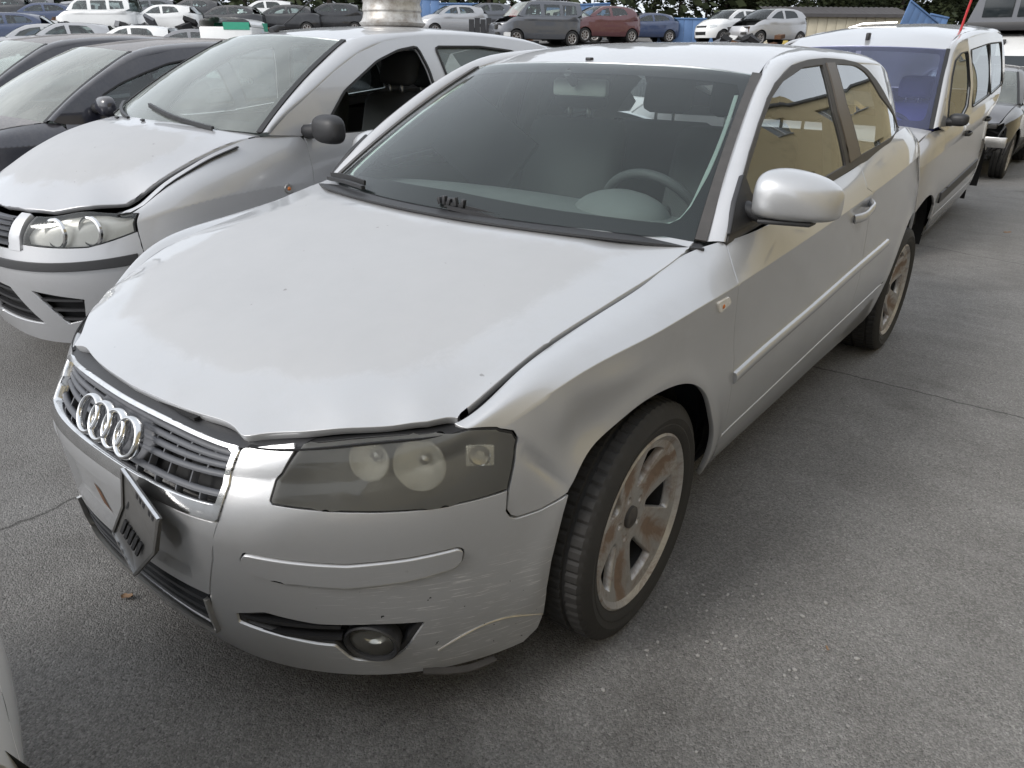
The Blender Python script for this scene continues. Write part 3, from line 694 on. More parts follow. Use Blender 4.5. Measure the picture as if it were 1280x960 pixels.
# ---------------------------------------------------------------- wheels
def make_wheel(root, cen, side=1, steer=0.0, r=.314, rimr=.229, width=.225, style='five', name='wheel', matr='dirty alloy', seg=264, spokes=5):
    """cen: centre of the wheel; its outer face looks to side*x"""
    w = bpy.data.objects.new(name, None); COL.objects.link(w); w.parent = root; w.location = cen; w.rotation_euler = (0, 0, steer if side > 0 else PI+steer); w.empty_display_size = .05
    h = width/2
    prof = [(h*.78, rimr-.012), (h*.93, rimr+.004), (h*1.0, rimr+.020), (h*1.012, rimr+.026), (h*1.003, rimr+.029), (h*1.035, rimr+.040), (h*1.045, rimr+.044), (h*1.03, rimr+.048), (h*.985, r-.024), (h*.93, r-.012), (h*.86, r-.004), (h*.62, r), (h*.60, r-.007), (h*.52, r-.007), (h*.50, r+.001),
            (h*.06, r+.002), (h*.04, r-.007), (-h*.04, r-.007), (-h*.06, r+.002), (-h*.50, r+.001), (-h*.52, r-.007), (-h*.60, r-.007), (-h*.62, r), (-h*.86, r-.004), (-h*.985, r-.026), (-h*1.02, rimr+.04), (-h*.8, rimr-.01)]
    def mod(n, p):
        m = np.zeros((n, len(p))); k = np.arange(n) % 4 == 0
        for j, (a, rr) in enumerate(p):
            if rr > r-.013 and rr > r-.0065: m[k, j] = -.0042
        return m
    lathe('tyre', prof, 'tyre rubber', w, n=seg, mod=mod if seg > 60 else None, angle=28)
    if style == 'none': return w
    R1 = rimr-.006
    rim = lathe('rim', [(h*.62, R1-.030), (h*.80, R1-.018), (h*.885, R1-.008), (h*.96, R1+.003), (h*.93, R1+.009), (h*.80, R1+.004), (h*.6, R1-.016), (-h*.3, R1-.03), (-h*.8, R1-.02)], matr, w, n=72 if seg > 60 else 36, angle=50)
    # face with openings, cut from one plate
    def arc(r0, a0, a1, n=8): return [(r0*math.cos(a), r0*math.sin(a)) for a in np.linspace(a0, a1, n)]
    outer = arc(R1-.010, 0, 2*PI*(71/72), 72); holes = []
    k = 2*PI/spokes; ph = R(-3)
    for i in range(spokes):
        a = ph+i*k; ri, ro = R1*.36, R1*.865
        if style == 'five':
            hi_, ho = k*.115, k*.232
            q = [(ri*math.cos(a-hi_), ri*math.sin(a-hi_))]+arc(ro, a-ho, a+ho, 7)+[(ri*math.cos(a+hi_), ri*math.sin(a+hi_))]
            holes.append(rounded(q, [.012]+[.010]+[0]*5+[.010]+[.012], 4))
            b = a+k/2; holes.append(np.array([(R1*.255*math.cos(b)+.0115*math.cos(t), R1*.255*math.sin(b)+.0115*math.sin(t)) for t in np.linspace(0, 2*PI, 12, endpoint=False)]))
        else:
            hi_, ho = k*.25, k*.36
            q = [(ri*math.cos(a-hi_), ri*math.sin(a-hi_))]+arc(ro*1.06, a-ho, a+ho, 5)+[(ri*math.cos(a+hi_), ri*math.sin(a+hi_))]
            holes.append(rounded(q, .008, 3))
    def pn(u, v):
        rr = np.hypot(u, v); t = np.clip(rr/R1, 0, 1); th = np.arctan2(v, u)
        x = h*(.56+.335*t**2.0)+.004*np.exp(-((rr-.05)/.02)**2)
        if style == 'five':   # each arm is dished along its middle
            dth = (th-ph-k/2+PI*20) % k; dth = np.minimum(dth, k-dth)*rr
            x = x-.015*np.exp(-(dth/.026)**2)*np.clip((rr-.095)/.04, 0, 1)*np.clip((R1*.9-rr)/.02, 0, 1)
        P = np.stack([x, u, v], 1); N = np.tile([1., 0, 0], (len(u), 1)); return P, N
    o = patch('rim_face', lambda u, v: pn(u, v), outer, matr, w, holes=holes, step=.013 if seg > 60 else .03, gap=0, flange=.020, bev=.003, attr={'dish': lambda V: np.exp(-((np.minimum((np.arctan2(V[:, 2], V[:, 1])-ph-k/2+PI*20) % k, k-(np.arctan2(V[:, 2], V[:, 1])-ph-k/2+PI*20) % k)*np.hypot(V[:, 1], V[:, 2]))/.024)**2)*np.clip((np.hypot(V[:, 1], V[:, 2])-.075)/.03, 0, 1)} if style == 'five' else None)
    # true normals for the dished face
    o.data.normals_split_custom_set_from_vertices([(0, 0, 0)]*len(o.data.vertices)) if False else None
    lathe('hub_cap', [(h*.54+.0, .030), (h*.54+.012, .029), (h*.54+.015, .024), (h*.54+.016, 0.0001)], 'worn black trim', w, n=32, angle=30)
    lathe('brake_disc', [(h*.05, .06), (h*.05, .150), (-h*.1, .150)], 'rusty iron', w, n=40)
    lathe('wheel_barrel', [(h*.60, R1-.034), (-h*.3, R1-.036), (-h*.3, .02)], 'dark void', w, n=36)
    return w

def rail_strip(name, I, O, bulge, mat, parent, nseg=9, dirv=None, n=60, edge=.006):
    """body strip between two 3-D lines, rounded across"""
    si, li = curve3(I); so, lo = curve3(O); k = np.linspace(0, 1, n); m = len(I)
    ki = si.x; ko = so.x; q = np.linspace(0, m-1, n); I2 = si(np.interp(q, np.arange(m), ki)); O2 = so(np.interp(q, np.arange(m), ko))
    P = np.zeros((n, nseg+2, 3)); d = np.asarray(dirv, float)
    b = np.interp(q, np.arange(m), bulge) if hasattr(bulge, '__len__') else np.full(n, bulge)
    T = np.gradient(.5*(I2+O2), axis=0); ac = O2-I2; nm = np.cross(T, ac); nm /= np.linalg.norm(nm, axis=1, keepdims=True); s = np.sign((nm*d).sum(1)); nm *= s[:, None]
    for j, t in enumerate(np.linspace(0, 1, nseg)): P[:, j+1] = I2+(O2-I2)*t+nm*(b*(1-(2*t-1)**2)**.75)[:, None]
    P[:, 0] = P[:, 1]-nm*edge; P[:, -1] = P[:, -2]-nm*edge
    o = grid_mesh(name, P, mat, parent)
    me = o.data; c = me.polygons[len(me.polygons)//2]
    nn = nm[n//2]
    if c.normal.dot(Vector(nn)) < 0: me.flip_normals()
    return o

# ---------------------------------------------------------------- the silver hatchback in front
def fS(u, v): return SA.pn(u, v)
def hgt(f, fx=None):
    """(a, b) plan height field z=f -> points, normals"""
    def g(a, b):
        q = lambda a, b: np.stack([a, b, f(np.stack([a, b], 1))], 1)
        P = q(a, b); e = .004; N = np.cross(q(a+e, b)-q(a-e, b), q(a, b+e)-q(a, b-e)); return P, N/np.linalg.norm(N, axis=1, keepdims=True)
    return g
def gside(fx):
    def g(y, z):
        q = lambda y, z: np.stack([fx(y, z), y, z], 1)
        e = .004; P = q(y, z); N = np.cross(q(y+e, z)-q(y-e, z), q(y, z+e)-q(y, z-e)); return P, N/np.linalg.norm(N, axis=1, keepdims=True)
    return g
def pane(f):
    def g(s, t):
        e = .004; P = f(s, t); N = np.cross(f(s+e, t)-f(s-e, t), f(s, t+e)-f(s, t-e)); N = N/np.linalg.norm(N, axis=1, keepdims=True)
        return P, N*np.where(N[:, 1:2]*0+N[:, 2:3] < 0, -1, 1)
    return g
def inv_yz(S, y, z, u0=None):
    """surface coordinates of a flank point with this y and z"""
    b = S.rows[2]; k = np.argmax(b[:, 0]); j = np.where(np.diff(b[:, 1]) > 0)[0]; u = np.interp(y, b[:, 1][:len(j)+1], S.u[:len(j)+1]) if u0 is None else u0
    vv = np.linspace(0, S.K-1, 60); zz = S.raw(np.full(60, u), vv)[:, 2]; v = vv[np.abs(zz-z).argmin()]
    for _ in range(14):
        f = lambda a, c: S.raw([a], [c])[0][1:]
        p = f(u, v); e = 1e-3; J = np.stack([(f(u+e, v)-p)/e, (f(u, v+e)-p)/e], 1); st = np.linalg.lstsq(J, np.array([y, z])-p, rcond=None)[0]
        u += np.clip(st[0], -.1, .1); v = np.clip(v+np.clip(st[1], -.4, .4), 0, S.K-1)
    return (u, v)
def inv_line(S, pts): return [inv_yz(S, y, z) for y, z in pts]
def ring_pts(cy, cz, r, a0, a1, n): return [(cy+r*math.cos(a), cz+r*math.sin(a)) for a in np.linspace(R(a0), R(a1), n)]

def seat(name, root, x, y, z, w=.50, mat='dark fabric', head=True, h=.62, lean=.22):
    e = bpy.data.objects.new(name, None); COL.objects.link(e); e.parent = root; e.location = (x, y, z)
    bm = bmesh.new(); add_box(bm, (-w/2, -.50, -.10), (w/2, .02, .06), .05); bm_obj('cushion', bm, mat, e)
    bm = bmesh.new(); add_box(bm, (-w/2, -.06, 0), (w/2, .08, h), .055)
    for v in bm.verts: v.co.y += lean*max(0, v.co.z); v.co.x *= 1-.28*max(0, v.co.z-h*.45)
    bm_obj('backrest', bm, mat, e)
    if head:
        bm = bmesh.new(); add_box(bm, (-.135, -.045, h+.035), (.135, .055, h+.215), .045)
        for v in bm.verts: v.co.y += lean*max(0, v.co.z)
        bm_obj('headrest', bm, mat, e)
        bm = bmesh.new()
        for s in (-.05, .05): add_box(bm, (s-.006, lean*h-.004, h-.02), (s+.006, lean*h+.008, h+.06))
        bm_obj('headrest_stem', bm, 'satin metal', e)
    return e

def build_main():
    T = thing('hatchback_car', 'silver three-door hatchback in the foreground with hazy headlamp, dented front wing and bent plate holder', 'car')
    both = lambda o: (o, mirror_copy(o))
    crease = [(u, v) for u in np.arange(1.06, 4.6, .010) for v in (3.98, 4.02)]
    X = SA.umax
    hl = TR['headlamp']; wg = TR['wing_gap']; ba = TR['bumper_arch']
    # --- front bumper
    fb = patch('front_bumper', fS, [(0, 3.02), (.377, 2.99), (.347, 2.096), (.311, 1.43), (0, 1.43)], 'silver paint', T, half=True, vs=.13, step=.02,
               holes=[], flange=.012,
               fn=lambda P, N, Q: P-N*(.013*(np.clip((.272-np.abs(Q[:, 0]))/.006, 0, 1)*np.clip((Q[:, 1]-1.62)/.06, 0, 1)*np.clip((2.52-Q[:, 1])/.06, 0, 1)))[:, None],
               extra=[(u, v) for u in (.262, .266, .272, .276) for v in np.arange(1.6, 2.6, .08)]+[(u, v) for u in np.arange(0.01, .26, .02) for v in (1.6, 1.68, 2.46, 2.54)])
    corner = TR['grille_side']+TR['bumper_top']+[(.497, 5.6), hl[17], hl[16]]+hl[15:9:-1]+[(.951, 2.92)]+wg[1:]+ba[1:]+[(1.045, .2), (1.01, 0), (.9, 0), (.75, 0), (.6, 0), (.45, 0), (.303, 0)]+TR['seam'][::-1]
    fog = curve3(TR['fog']+TR['fog'][:1])[0]; fogp = rounded(np.array(TR['fog'])*[1, .13], [0, .01, .01, .01, .004, .01, .02, .01, .01, .005, .01, .004, .004], 3)/[1, .13]
    stp = rounded(np.array(TR['strip'])*[1, .13], [.004, .012, 0, 0, 0, .01, .004, 0, .012, 0, 0, 0, .012], 4)/[1, .13]
    scf = lambda P: np.clip((P[:, 0]-.50)/.12, 0, 1)*np.clip((.46-P[:, 2])/.06, 0, 1)*(P[:, 0] > 0)
    def lipfn(P, N, Q):   # rolled top shelf under the lamp and a drawn-in chin line
        v = Q[:, 1]; return P+N*(.004*np.exp(-((v-2.62)/.22)**2)-.006*np.exp(-((v-1.62)/.16)**2)*np.clip((Q[:, 0]-.36)/.1, 0, 1)*np.clip((.95-Q[:, 0])/.2, 0, 1))[:, None]
    o = patch('bumper_corner', fS, corner, 'scuffed silver paint', fb, holes=[fogp, stp], step=.018, vs=.13, fn=lipfn, attr={'scuff': scf}); m = mirror_copy(o)
    m.data.attributes.remove(m.data.attributes['scuff'])
    o = patch('bumper_strip', fS, stp, 'scuffed silver paint', fb, step=.018, vs=.13, off=.006, gap=.0045, fn=lipfn, flange=.02, bev=.003, attr={'scuff': lambda P: scf(P)*.4}); m = mirror_copy(o); m.data.attributes.remove(m.data.attributes['scuff'])
    # seam of the loose corner flap and the torn splitter under it
    sp = [SA.pn([u], [v]) for u, v in TR['split']]
    sweep('bumper_seam', smooth_line([p[0]+n[0]*.0005 for p, n in sp], 24), circle_prof(.0022, 6), 'satin metal', fb)
    tf = [(.668, .285, .158), (.705, .325, .149), (.735, .375, .141), (.752, .425, .138)]
    sweep('torn_splitter', smooth_line(tf, 14), rect_prof(.018, .004), 'worn black trim', fb)
    # --- fog lamp pockets
    def inset(poly, d): 
        c = np.mean(poly, 0); return [tuple(c+(np.array(p)-c)*d) for p in poly]
    o = patch('fog_pocket', fS, fogp, 'dark void', fb, step=.03, vs=.13, off=-.035, gap=-.02, flange=0); both(o)
    o = patch('fog_pocket_rim', fS, inset(fogp, 1.02), 'black plastic', fb, holes=[inset(fogp, .93)], step=.02, vs=.13, off=-.007, gap=0, flange=.03); both(o)
    for v0 in (1.20, .98):
        o = sweep('fog_slat', smooth_line([SA.pn([u], [v0-.06*(u-.38)/.2])[0][0]-SA.pn([u], [v0])[1][0]*.016 for u in np.linspace(.385, .60, 8)], 12), rect_prof(.022, .009), 'black plastic', fb); both(o)
    def disc_at(S, u, v, off): 
        p, n = S.pn([u], [v]); return Vector(p[0]+n[0]*off), Vector(n[0])
    p, n = disc_at(SA, .660, .80, -.004); n = (n+Vector((0, -.5, 0))).normalized(); q = n.to_track_quat('X', 'Z')
    for sx in (1, -1):
        e = bpy.data.objects.new('fog_lamp', None); COL.objects.link(e); e.parent = fb; e.location = (p.x*sx, p.y, p.z); nn = Vector((n.x*sx, n.y, n.z)); e.rotation_euler = nn.to_track_quat('X', 'Z').to_euler()
        a = lathe('fog_lamp_rim', [(-.03, .058), (.004, .060), (.007, .056), (.003, .050), (-.004, .048)], 'black plastic', e, n=40)
        b = lathe('fog_lamp_lens', [(-.004, .0485), (.002, .035), (.006, .018), (.007, .0001)], 'lamp lens', e, n=32)
        c = lathe('fog_lamp_bowl', [(-.006, .048), (-.03, .032), (-.040, .012), (-.041, .0001)], 'chrome', e, n=32)
        for k in (a, b, c): k.scale = (1, 1.0, .82)
    # --- lower grille between chin and lip
    sweep('lip_trim', smooth_line([SA.pn([abs(u)], [.69])[0][0]*[1 if u >= 0 else -1, 1, 1]+np.array([0, -.004, 0]) for u in np.linspace(-.303, .303, 25)], 40), rect_prof(.012, .011), 'satin metal', fb)
    for s in (1, -1):
        e = [SA.pn([.303], [v])[0][0]*[s, 1, 1]+np.array([0, -.003, 0]) for v in (.72, 1.0, 1.36)]
        sweep('lip_trim_end', e, rect_prof(.010, .010), 'satin metal', fb, upv=(0, 1, 0))
    patch('lower_lip', fS, [(0, .64), (.303, .64), (.303, 0), (0, 0)], 'silver paint', fb, half=True, vs=.13, step=.03, gap=.0)
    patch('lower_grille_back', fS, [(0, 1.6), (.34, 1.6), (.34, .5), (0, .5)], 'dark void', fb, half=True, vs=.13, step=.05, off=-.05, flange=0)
    for v0 in (.86, 1.05, 1.24):
        sweep('lower_grille_slat', smooth_line([SA.pn([abs(u)], [v0])[0][0]*[1 if u >= 0 else -1, 1, 1]+np.array([0, .018, 0]) for u in np.linspace(-.302, .302, 21)], 30), rect_prof(.026, .009), 'dark grille plastic', fb)
    # --- grille
    fo = [(0, 5.52), (.30, 5.54), (.366, 5.54), (.379, 5.30), (.393, 3.803), (.380, 3.10), (.374, 3.05), (0, 3.05)]
    fi = [(.0, 5.36), (.30, 5.38), (.352, 5.36), (.368, 5.16), (.381, 3.80), (.372, 3.40), (.366, 3.36), (0, 3.36)]
    ring = fo+fi[::-1]
    g = patch('grille_frame', fS, ring, 'chrome', T, half=True, vs=.13, step=.012, off=.0055, gap=0, flange=.024, bev=.003)
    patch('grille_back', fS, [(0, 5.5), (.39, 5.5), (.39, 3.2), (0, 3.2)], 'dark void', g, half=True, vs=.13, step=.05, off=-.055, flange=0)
    vs_ = [3.58, 3.98, 4.38, 4.78, 5.18]
    for k, v0 in enumerate(vs_):
        pts = []
        for u in np.linspace(-.368, .368, 41):
            p, n = SA.pn([abs(u)], [v0]); s = 1 if u >= 0 else -1; pts.append((p[0]-n[0]*.018)*[s, 1, 1])
        prof = [(-.009, .003), (-.004, .0068), (.002, .0068), (.007, .002), (.0075, -.002), (.004, -.0065), (-.002, -.006), (-.009, -.002)]
        sweep('grille_slat', pts, [(-a, b) for a, b in prof], 'grey plastic', g, angle=60)
    bm = bmesh.new()
    for k in range(len(vs_)+1):
        va = 3.40 if k == 0 else vs_[k-1]+.1; vb = 5.40 if k == len(vs_) else vs_[k]-.1
        for u in np.arange(-.315+(.035 if k % 2 else 0), .33, .07):
            pa, n = SA.pn([abs(u)], [va-.06]); pb, _ = SA.pn([abs(u)], [vb+.06]); s = 1 if u >= 0 else -1
            a = Vector((pa[0]-n[0]*.022)*[s, 1, 1]); b = Vector((pb[0]-n[0]*.022)*[s, 1, 1])
            sweep('x', [a, a.lerp(b, .5), b], rect_prof(.004, .016), None, bm=bm, upv=(0, 1, 0))
    stuff(bm_obj('grille_fins', bm, 'grey plastic', g, False))
    # blank centre behind the emblem, then the four linked rings
    patch('emblem_plate', fS, rounded([(0, 5.10), (.10, 5.1), (.135, 4.2), (.10, 3.5), (0, 3.5)], 0, 2), 'grey plastic', g, half=True, vs=.13, step=.02, off=-.012, gap=0, flange=.02, bev=.006)
    p0, n0 = SA.pn([.03], [4.15]); n0 = Vector((0, n0[0][1], n0[0][2])).normalized()
    for k in range(4):
        x = (k-1.5)*.0585; c = Vector((x+.004, p0[0][1], p0[0][2]))+n0*(.016+.0012*(k % 2))
        e1 = Vector((1, 0, 0)); e2 = n0.cross(e1).normalized()*-1
        pts = [c+e1*.0405*math.cos(a)+e2*.0405*math.sin(a) for a in np.linspace(0, 2*PI, 48, endpoint=False)]
        sweep('emblem_ring', pts, [(.006*math.cos(a)*1.0, .0105*math.sin(a)) for a in np.linspace(0, 2*PI, 12, endpoint=False)], 'chrome', g, upv=tuple(n0), closed=True, angle=None)
    # carrier panel seen in the open slot above the grille
    cp = np.zeros((41, 5, 3))
    for i, u in enumerate(np.linspace(-.50, .50, 41)):
        p, n = SA.pn([abs(u)], [5.55]); s = 1 if u >= 0 else -1; b = p[0]*[s, 1, 1]
        for j, (dy, dz) in enumerate([(.0, -.002), (.012, .004), (.035, .007), (.09, .008), (.2, .004)]): cp[i, j] = b+np.array([0, dy, dz])
    o = grid_mesh('lock_carrier', cp, 'black plastic', T)
    for s in (.12, .2): sweep('carrier_slot', [(s-.09, .118, .692), (s-.03, .112, .693), (s+.03, .114, .692)], rect_prof(.016, .006), 'dark void', o)
    # --- headlamps
    lz = patch('headlight', fS, hl, 'lamp lens', T, step=.02, vs=.13, off=.001, gap=.004, flange=.0)
    hlc = np.mean(np.array(hl), 0)
    def inset_s(poly, d):   # shrink in metres
        P = np.array(poly)*[1, .13]; c = P.mean(0); L = np.linalg.norm(P-c, axis=1, keepdims=True); return (c+(P-c)*(L-d)/L)/[1, .13]
    sub = []
    sub.append(patch('headlight_rim', fS, hl, 'rubber seal', lz, holes=[inset_s(hl, .012)], step=.012, vs=.13, off=-.003, gap=.001, flange=.115))
    sub.append(patch('headlight_housing', fS, hl, 'lamp housing', lz, step=.03, vs=.13, off=-.120, gap=-.01, flange=0))
    def bowl(nm, u, v, off, rad, dep, yawd, mat='chrome', sq=1.0):
        p, n = SA.pn([u], [v]); d = Vector((n[0][0]*.45+yawd, -1, .22)).normalized(); c = p[0]+n[0]*off
        b = lathe(nm, [(0, rad*1.05), (.004, rad), (-dep*.25, rad*.93), (-dep*.6, rad*.72), (-dep*.9, rad*.38), (-dep, .001)], mat, lz, n=40)
        bb = lathe('bulb', [(-dep, .010), (-dep*.55, .010), (-dep*.5, .0001)], 'satin metal', b, n=12)
        b.rotation_euler = d.to_track_quat('X', 'Z').to_euler(); b.location = c; b.scale = (1, 1, sq); return b
    for b in (bowl('headlight_reflector', .660, 4.60, -.042, .041, .045, .14, 'lamp bowl', sq=1.0), bowl('headlight_reflector', .778, 3.95, -.036, .052, .055, .25, 'lamp bowl', sq=1.0)):
        sub.append(b)
    p, n = SA.pn([.904], [3.62])
    bm = bmesh.new(); add_box(bm, (-.004, -.028, -.022), (.0, .028, .022), .002); ib = bm_obj('indicator_lamp', bm, 'lamp bowl', lz)
    ib.location = p[0]-n[0]*.026; ib.rotation_euler = Vector(n[0]+np.array([.0, -.35, 0])).to_track_quat('X', 'Z').to_euler(); sub.append(ib)
    c = lathe('indicator_bowl', [(.003, .021), (.001, .019), (-.001, .0001)], 'chrome', ib, n=24)
    lz2 = mirror_copy(lz)
    for s in sub:
        if s.rotation_euler[:] == (0, 0, 0): mirror_copy(s, lz2)
        else:
            c = s.copy(); COL.objects.link(c); c.parent = lz2; c.location.x *= -1; c.rotation_euler = (s.rotation_euler.x, s.rotation_euler.y, PI-s.rotation_euler.z)
            for ch in s.children: 
                if s.name.startswith('indicator'): continue
    # --- wings
    ap = TR['arch_photo']
    _a = smooth_line(np.array([(1.09, 2.46)]+ap[::-1][1:]+inv_line(SA, [(1.205, .42), (1.222, .34), (1.23, .285)]))*[1, .13], 60)/[1, .13]; ap = [tuple(p) for p in _a][::-1]
    dl = inv_line(SA, [(1.292, .62), (1.292, .50), (1.290, .40)])
    low = inv_line(SA, [(1.205, .42), (1.222, .34), (1.23, .285)])
    wing = ap[::-1]+[(low[-1][0]+.05, low[-1][1]), (dl[-1][0], 1.05)]+dl[::-1]+[(1.798, 3.477), (1.776, 4.052), (1.8, 4.807), (1.831, 5.729), (1.822, 5.98), (1.77, 6), (1.6, 6), (1.4, 6), (1.2, 6), (1.05, 6), (.92, 6), (.82, 5.98), (.868, 5.02), (.943, 3.965), (.971, 3.80), (.981, 3.639), (.970, 3.323), (.955, 2.93), (.949, 2.618), (.958, 2.50), (.971, 2.445), (1.023, 2.41)]
    wing = np.array(wing)
    o = patch('front_wing', fS, wing, 'silver paint', T, step=.016, vs=.13, extra=crease, gap=.0015); o['label'] = 'dented front wing with a creased hollow ahead of the wheel'
    SA.disp = a_disp
    m = patch('front_wing', fS, wing, 'silver paint', T, step=.02, vs=.13, extra=crease, gap=.0015); o2 = mirror_copy(m); bpy.data.objects.remove(m)
    # --- door, sill, quarter
    dr = [(2.984, 5.55), (2.953, 4.44), (3.03, 3.675), (3.06, 3.0), (3.06, 2.0), (3.04, 1.5), (2.98, 1.14)]
    df = [(1.831, 5.729), (1.8, 4.807), (1.776, 4.052), (1.798, 3.477)]+dl
    door = [(1.835, 5.92)]+df+[(dl[-1][0]+.01, 1.14)]+dr[::-1]+[(2.99, 5.93)]
    hand = rounded(np.array([(2.80, 3.95), (2.95, 3.90), (2.99, 3.62), (2.90, 3.50), (2.80, 3.60)])*[1, .13], [.02, .01, .02, .03, .02], 4)/[1, .13]
    def dish(P, N, Q):
        d = np.hypot((Q[:, 0]-2.885)/.075, (Q[:, 1]-3.62)/.30); return P-N*(.016*np.clip(1-d**2, 0, 1)**1.5)[:, None]
    ex2 = [(u, v) for u in np.arange(2.80, 2.98, .012) for v in np.arange(3.3, 3.95, .09)]
    d1 = patch('door', fS, door, 'silver paint', T, step=.024, vs=.13, extra=crease+ex2, fn=dish)
    hd = [SA.pn([u], [v])[0][0]+SA.pn([u], [v])[1][0]*o_ for u, v, o_ in ((2.805, 3.70, .002), (2.83, 3.73, .022), (2.90, 3.77, .027), (2.96, 3.80, .020), (2.985, 3.82, .002))]
    hh = sweep('door_handle', smooth_line(hd, 16), [(.009*math.cos(a), .017*math.sin(a)) for a in np.linspace(0, 2*PI, 12, endpoint=False)], 'silver paint', d1)
    st = inv_line(SA, [(1.295, .548), (1.295, .580)]); en = inv_line(SA, [(2.90, .670), (2.88, .640)])
    stq = [st[0], st[1]]+[(u, v) for u, v in zip(np.linspace(st[1][0], en[0][0], 14)[1:], np.linspace(st[1][1], en[0][1], 14)[1:])]+[(u, v) for u, v in zip(np.linspace(en[1][0], st[0][0], 14)[:-1], np.linspace(en[1][1], st[0][1], 14)[:-1])]
    rl0 = [SA.pn([u], [v])[0][0] for u, v in zip(np.linspace((st[0][0]+st[1][0])/2, (en[0][0]+en[1][0])/2, 24), np.linspace((st[0][1]+st[1][1])/2, (en[0][1]+en[1][1])/2, 24))]
    rs = sweep('rub_strip', rl0, [(-.006, -.019), (.006, -.017), (.011, -.010), (.0115, .008), (.007, .0155), (-.006, .018)], 'silver paint', d1, angle=70)
    d2 = mirror_copy(d1); mirror_copy(hh, d2); mirror_copy(rs, d2)
    arch = inv_line(SA, ring_pts(3.455, .312, .385, 178, 4, 26))
    up = arch
    quarter = [(2.986, 5.55), (2.955, 4.44), (3.032, 3.675), (3.062, 3.0), (3.062, 2.0), (3.042, 1.5), (2.985, 1.14), (arch[0][0]-.02, 1.14)]+arch+[(arch[-1][0]+.04, 1.0), (4.9, 1.0), (4.95, 2.0), (4.95, 4), (4.95, 6), (4.4, 6), (4.0, 6), (3.6, 6), (3.3, 6), (2.99, 5.95)]
    o = patch('rear_quarter', fS, quarter, 'silver paint', T, step=.03, vs=.13, extra=[(u, v) for u in np.arange(3, 4.9, .012) for v in (3.98, 4.02)]); both(o)
    o = patch('rear_bumper', fS, [(arch[-1][0]+.04, .98), (arch[-1][0]+.04, .1), (X, .1), (X, 6), (4.95, 6), (4.95, 4), (4.95, 2), (4.9, .98)], 'silver paint', T, step=.05, vs=.13); both(o)
    sl = [(low[-1][0]+.02, 1.10), (low[-1][0]+.02, .1), (low[-1][0]+.05, 0), (3.56, 0), (3.62, .3), (arch[0][0]-.015, 1.10)]
    o = patch('sill', fS, sl, 'silver paint', T, step=.03, vs=.13); both(o)
    # --- side repeater
    rp = TR['repeater']; rq = rounded(np.array(rp)*[1, .13], .008, 4)/[1, .13]
    o = patch('side_repeater', fS, rq, 'frosted lens', T, step=.01, vs=.13, off=.006, gap=0, flange=.008, bev=.003)
    o2 = patch('repeater_base', fS, rq, 'satin metal', o, step=.02, vs=.13, off=.0015, gap=0, flange=0)
    p, n = SA.pn([1.688], [3.80]); bm = bmesh.new(); bmesh.ops.create_icosphere(bm, subdivisions=2, radius=.007, matrix=Matrix.Translation(Vector(p[0]+n[0]*.003)))
    o3 = bm_obj('repeater_bulb', bm, 'amber', o)
    om = mirror_copy(o); mirror_copy(o2, om); mirror_copy(o3, om)
    # --- bonnet
    hf = TR['hood_front']; hg = TR['hood_gap']
    hf = [tuple(p) for p in smooth_line([(0, hf[0][1]-.001)]+[p for p in hf if p[0] > .04], 60)]; hg = [tuple(p) for p in smooth_line(hg, 30)]
    half = hf[:-3]+[(hf[-1][0]-.006, hf[-1][1]+.004)]+[(x-.010*max(0, 1-(y-.39)/.75), y) for x, y in hg]+[(.66, 1.228), (.5, 1.166), (.3, 1.122), (0, 1.098)]
    def hfn(P, N, Q):
        # leading edge rolls down; pressed ridges run back from the grille corners; a shallow dent or two
        P = P.copy(); xr = np.interp(P[:, 1], [.1, 1.2], [.40, .52]); d = np.abs(P[:, 0])-xr
        P[:, 2] += .005*np.exp(-(np.maximum(d, 0)/.05)**2)*np.exp(-(np.minimum(d, 0)/.22)**2)*np.clip((P[:, 1]-.35)/.35, 0, 1)
        P[:, 2] -= .004*np.exp(-((P[:, 0]-.2)/.10)**2-((P[:, 1]-.55)/.08)**2)
        return P
    bon = patch('bonnet', hgt(HA), half, 'peeling silver paint', T, half=True, step=.022, gap=.004, flange=.020, bev=.0018, fn=hfn, edge_attr=True)
    # underside of the open shut lines
    ch = []
    for k in (1, -1):
        pts = [SA.pn([u], [6.0])[0][0]*[k, 1, 1]+np.array([-.006*k, 0, -.016]) for u in np.linspace(.80, 1.75, 20)]
        sweep('bonnet_channel', pts, rect_prof(.05, .004), 'dark void', bon)
        pts = [SA.pn([u], [5.98])[0][0]*[k, 1, 1]+np.array([-.004*k, .02, -.010]) for u in np.linspace(.38, .84, 20)]
        sweep('bonnet_channel', pts, rect_prof(.06, .004), 'dark void', bon)
    # --- windscreen
    pw = pane(wa)
    ws = patch('windscreen', pw, [(-.962, .0), (.962, 0), (.975, 1), (-.975, 1)], 'windscreen glass', T, step=.035, vs=.55, gap=0, flange=0)
    clear = [(-.90, .16), (-.86, .08), (-.697, .066), (-.35, .088), (-.0, .092), (.18, .082), (.428, .068), (.666, .064), (.787, .068), (.83, .095), (.865, .156), (.92, .384), (.925, .70), (.912, .835), (.867, .905), (.6, .905), (.24, .905), (-.2, .905), (-.6, .905), (-.90, .895), (-.93, .80), (-.925, .38)]
    patch('windscreen_border', pw, [(-.965, .0), (.965, 0), (.978, 1), (-.978, 1)], 'frit black', ws, holes=[clear], step=.04, vs=.55, off=-.004, gap=0, flange=0)
    patch('windscreen_haze', pw, [(-.93, .07), (.90, .07), (.92, .92), (-.93, .92)], 'inner haze', ws, step=.06, vs=.55, off=-.008, gap=-.01, flange=0)
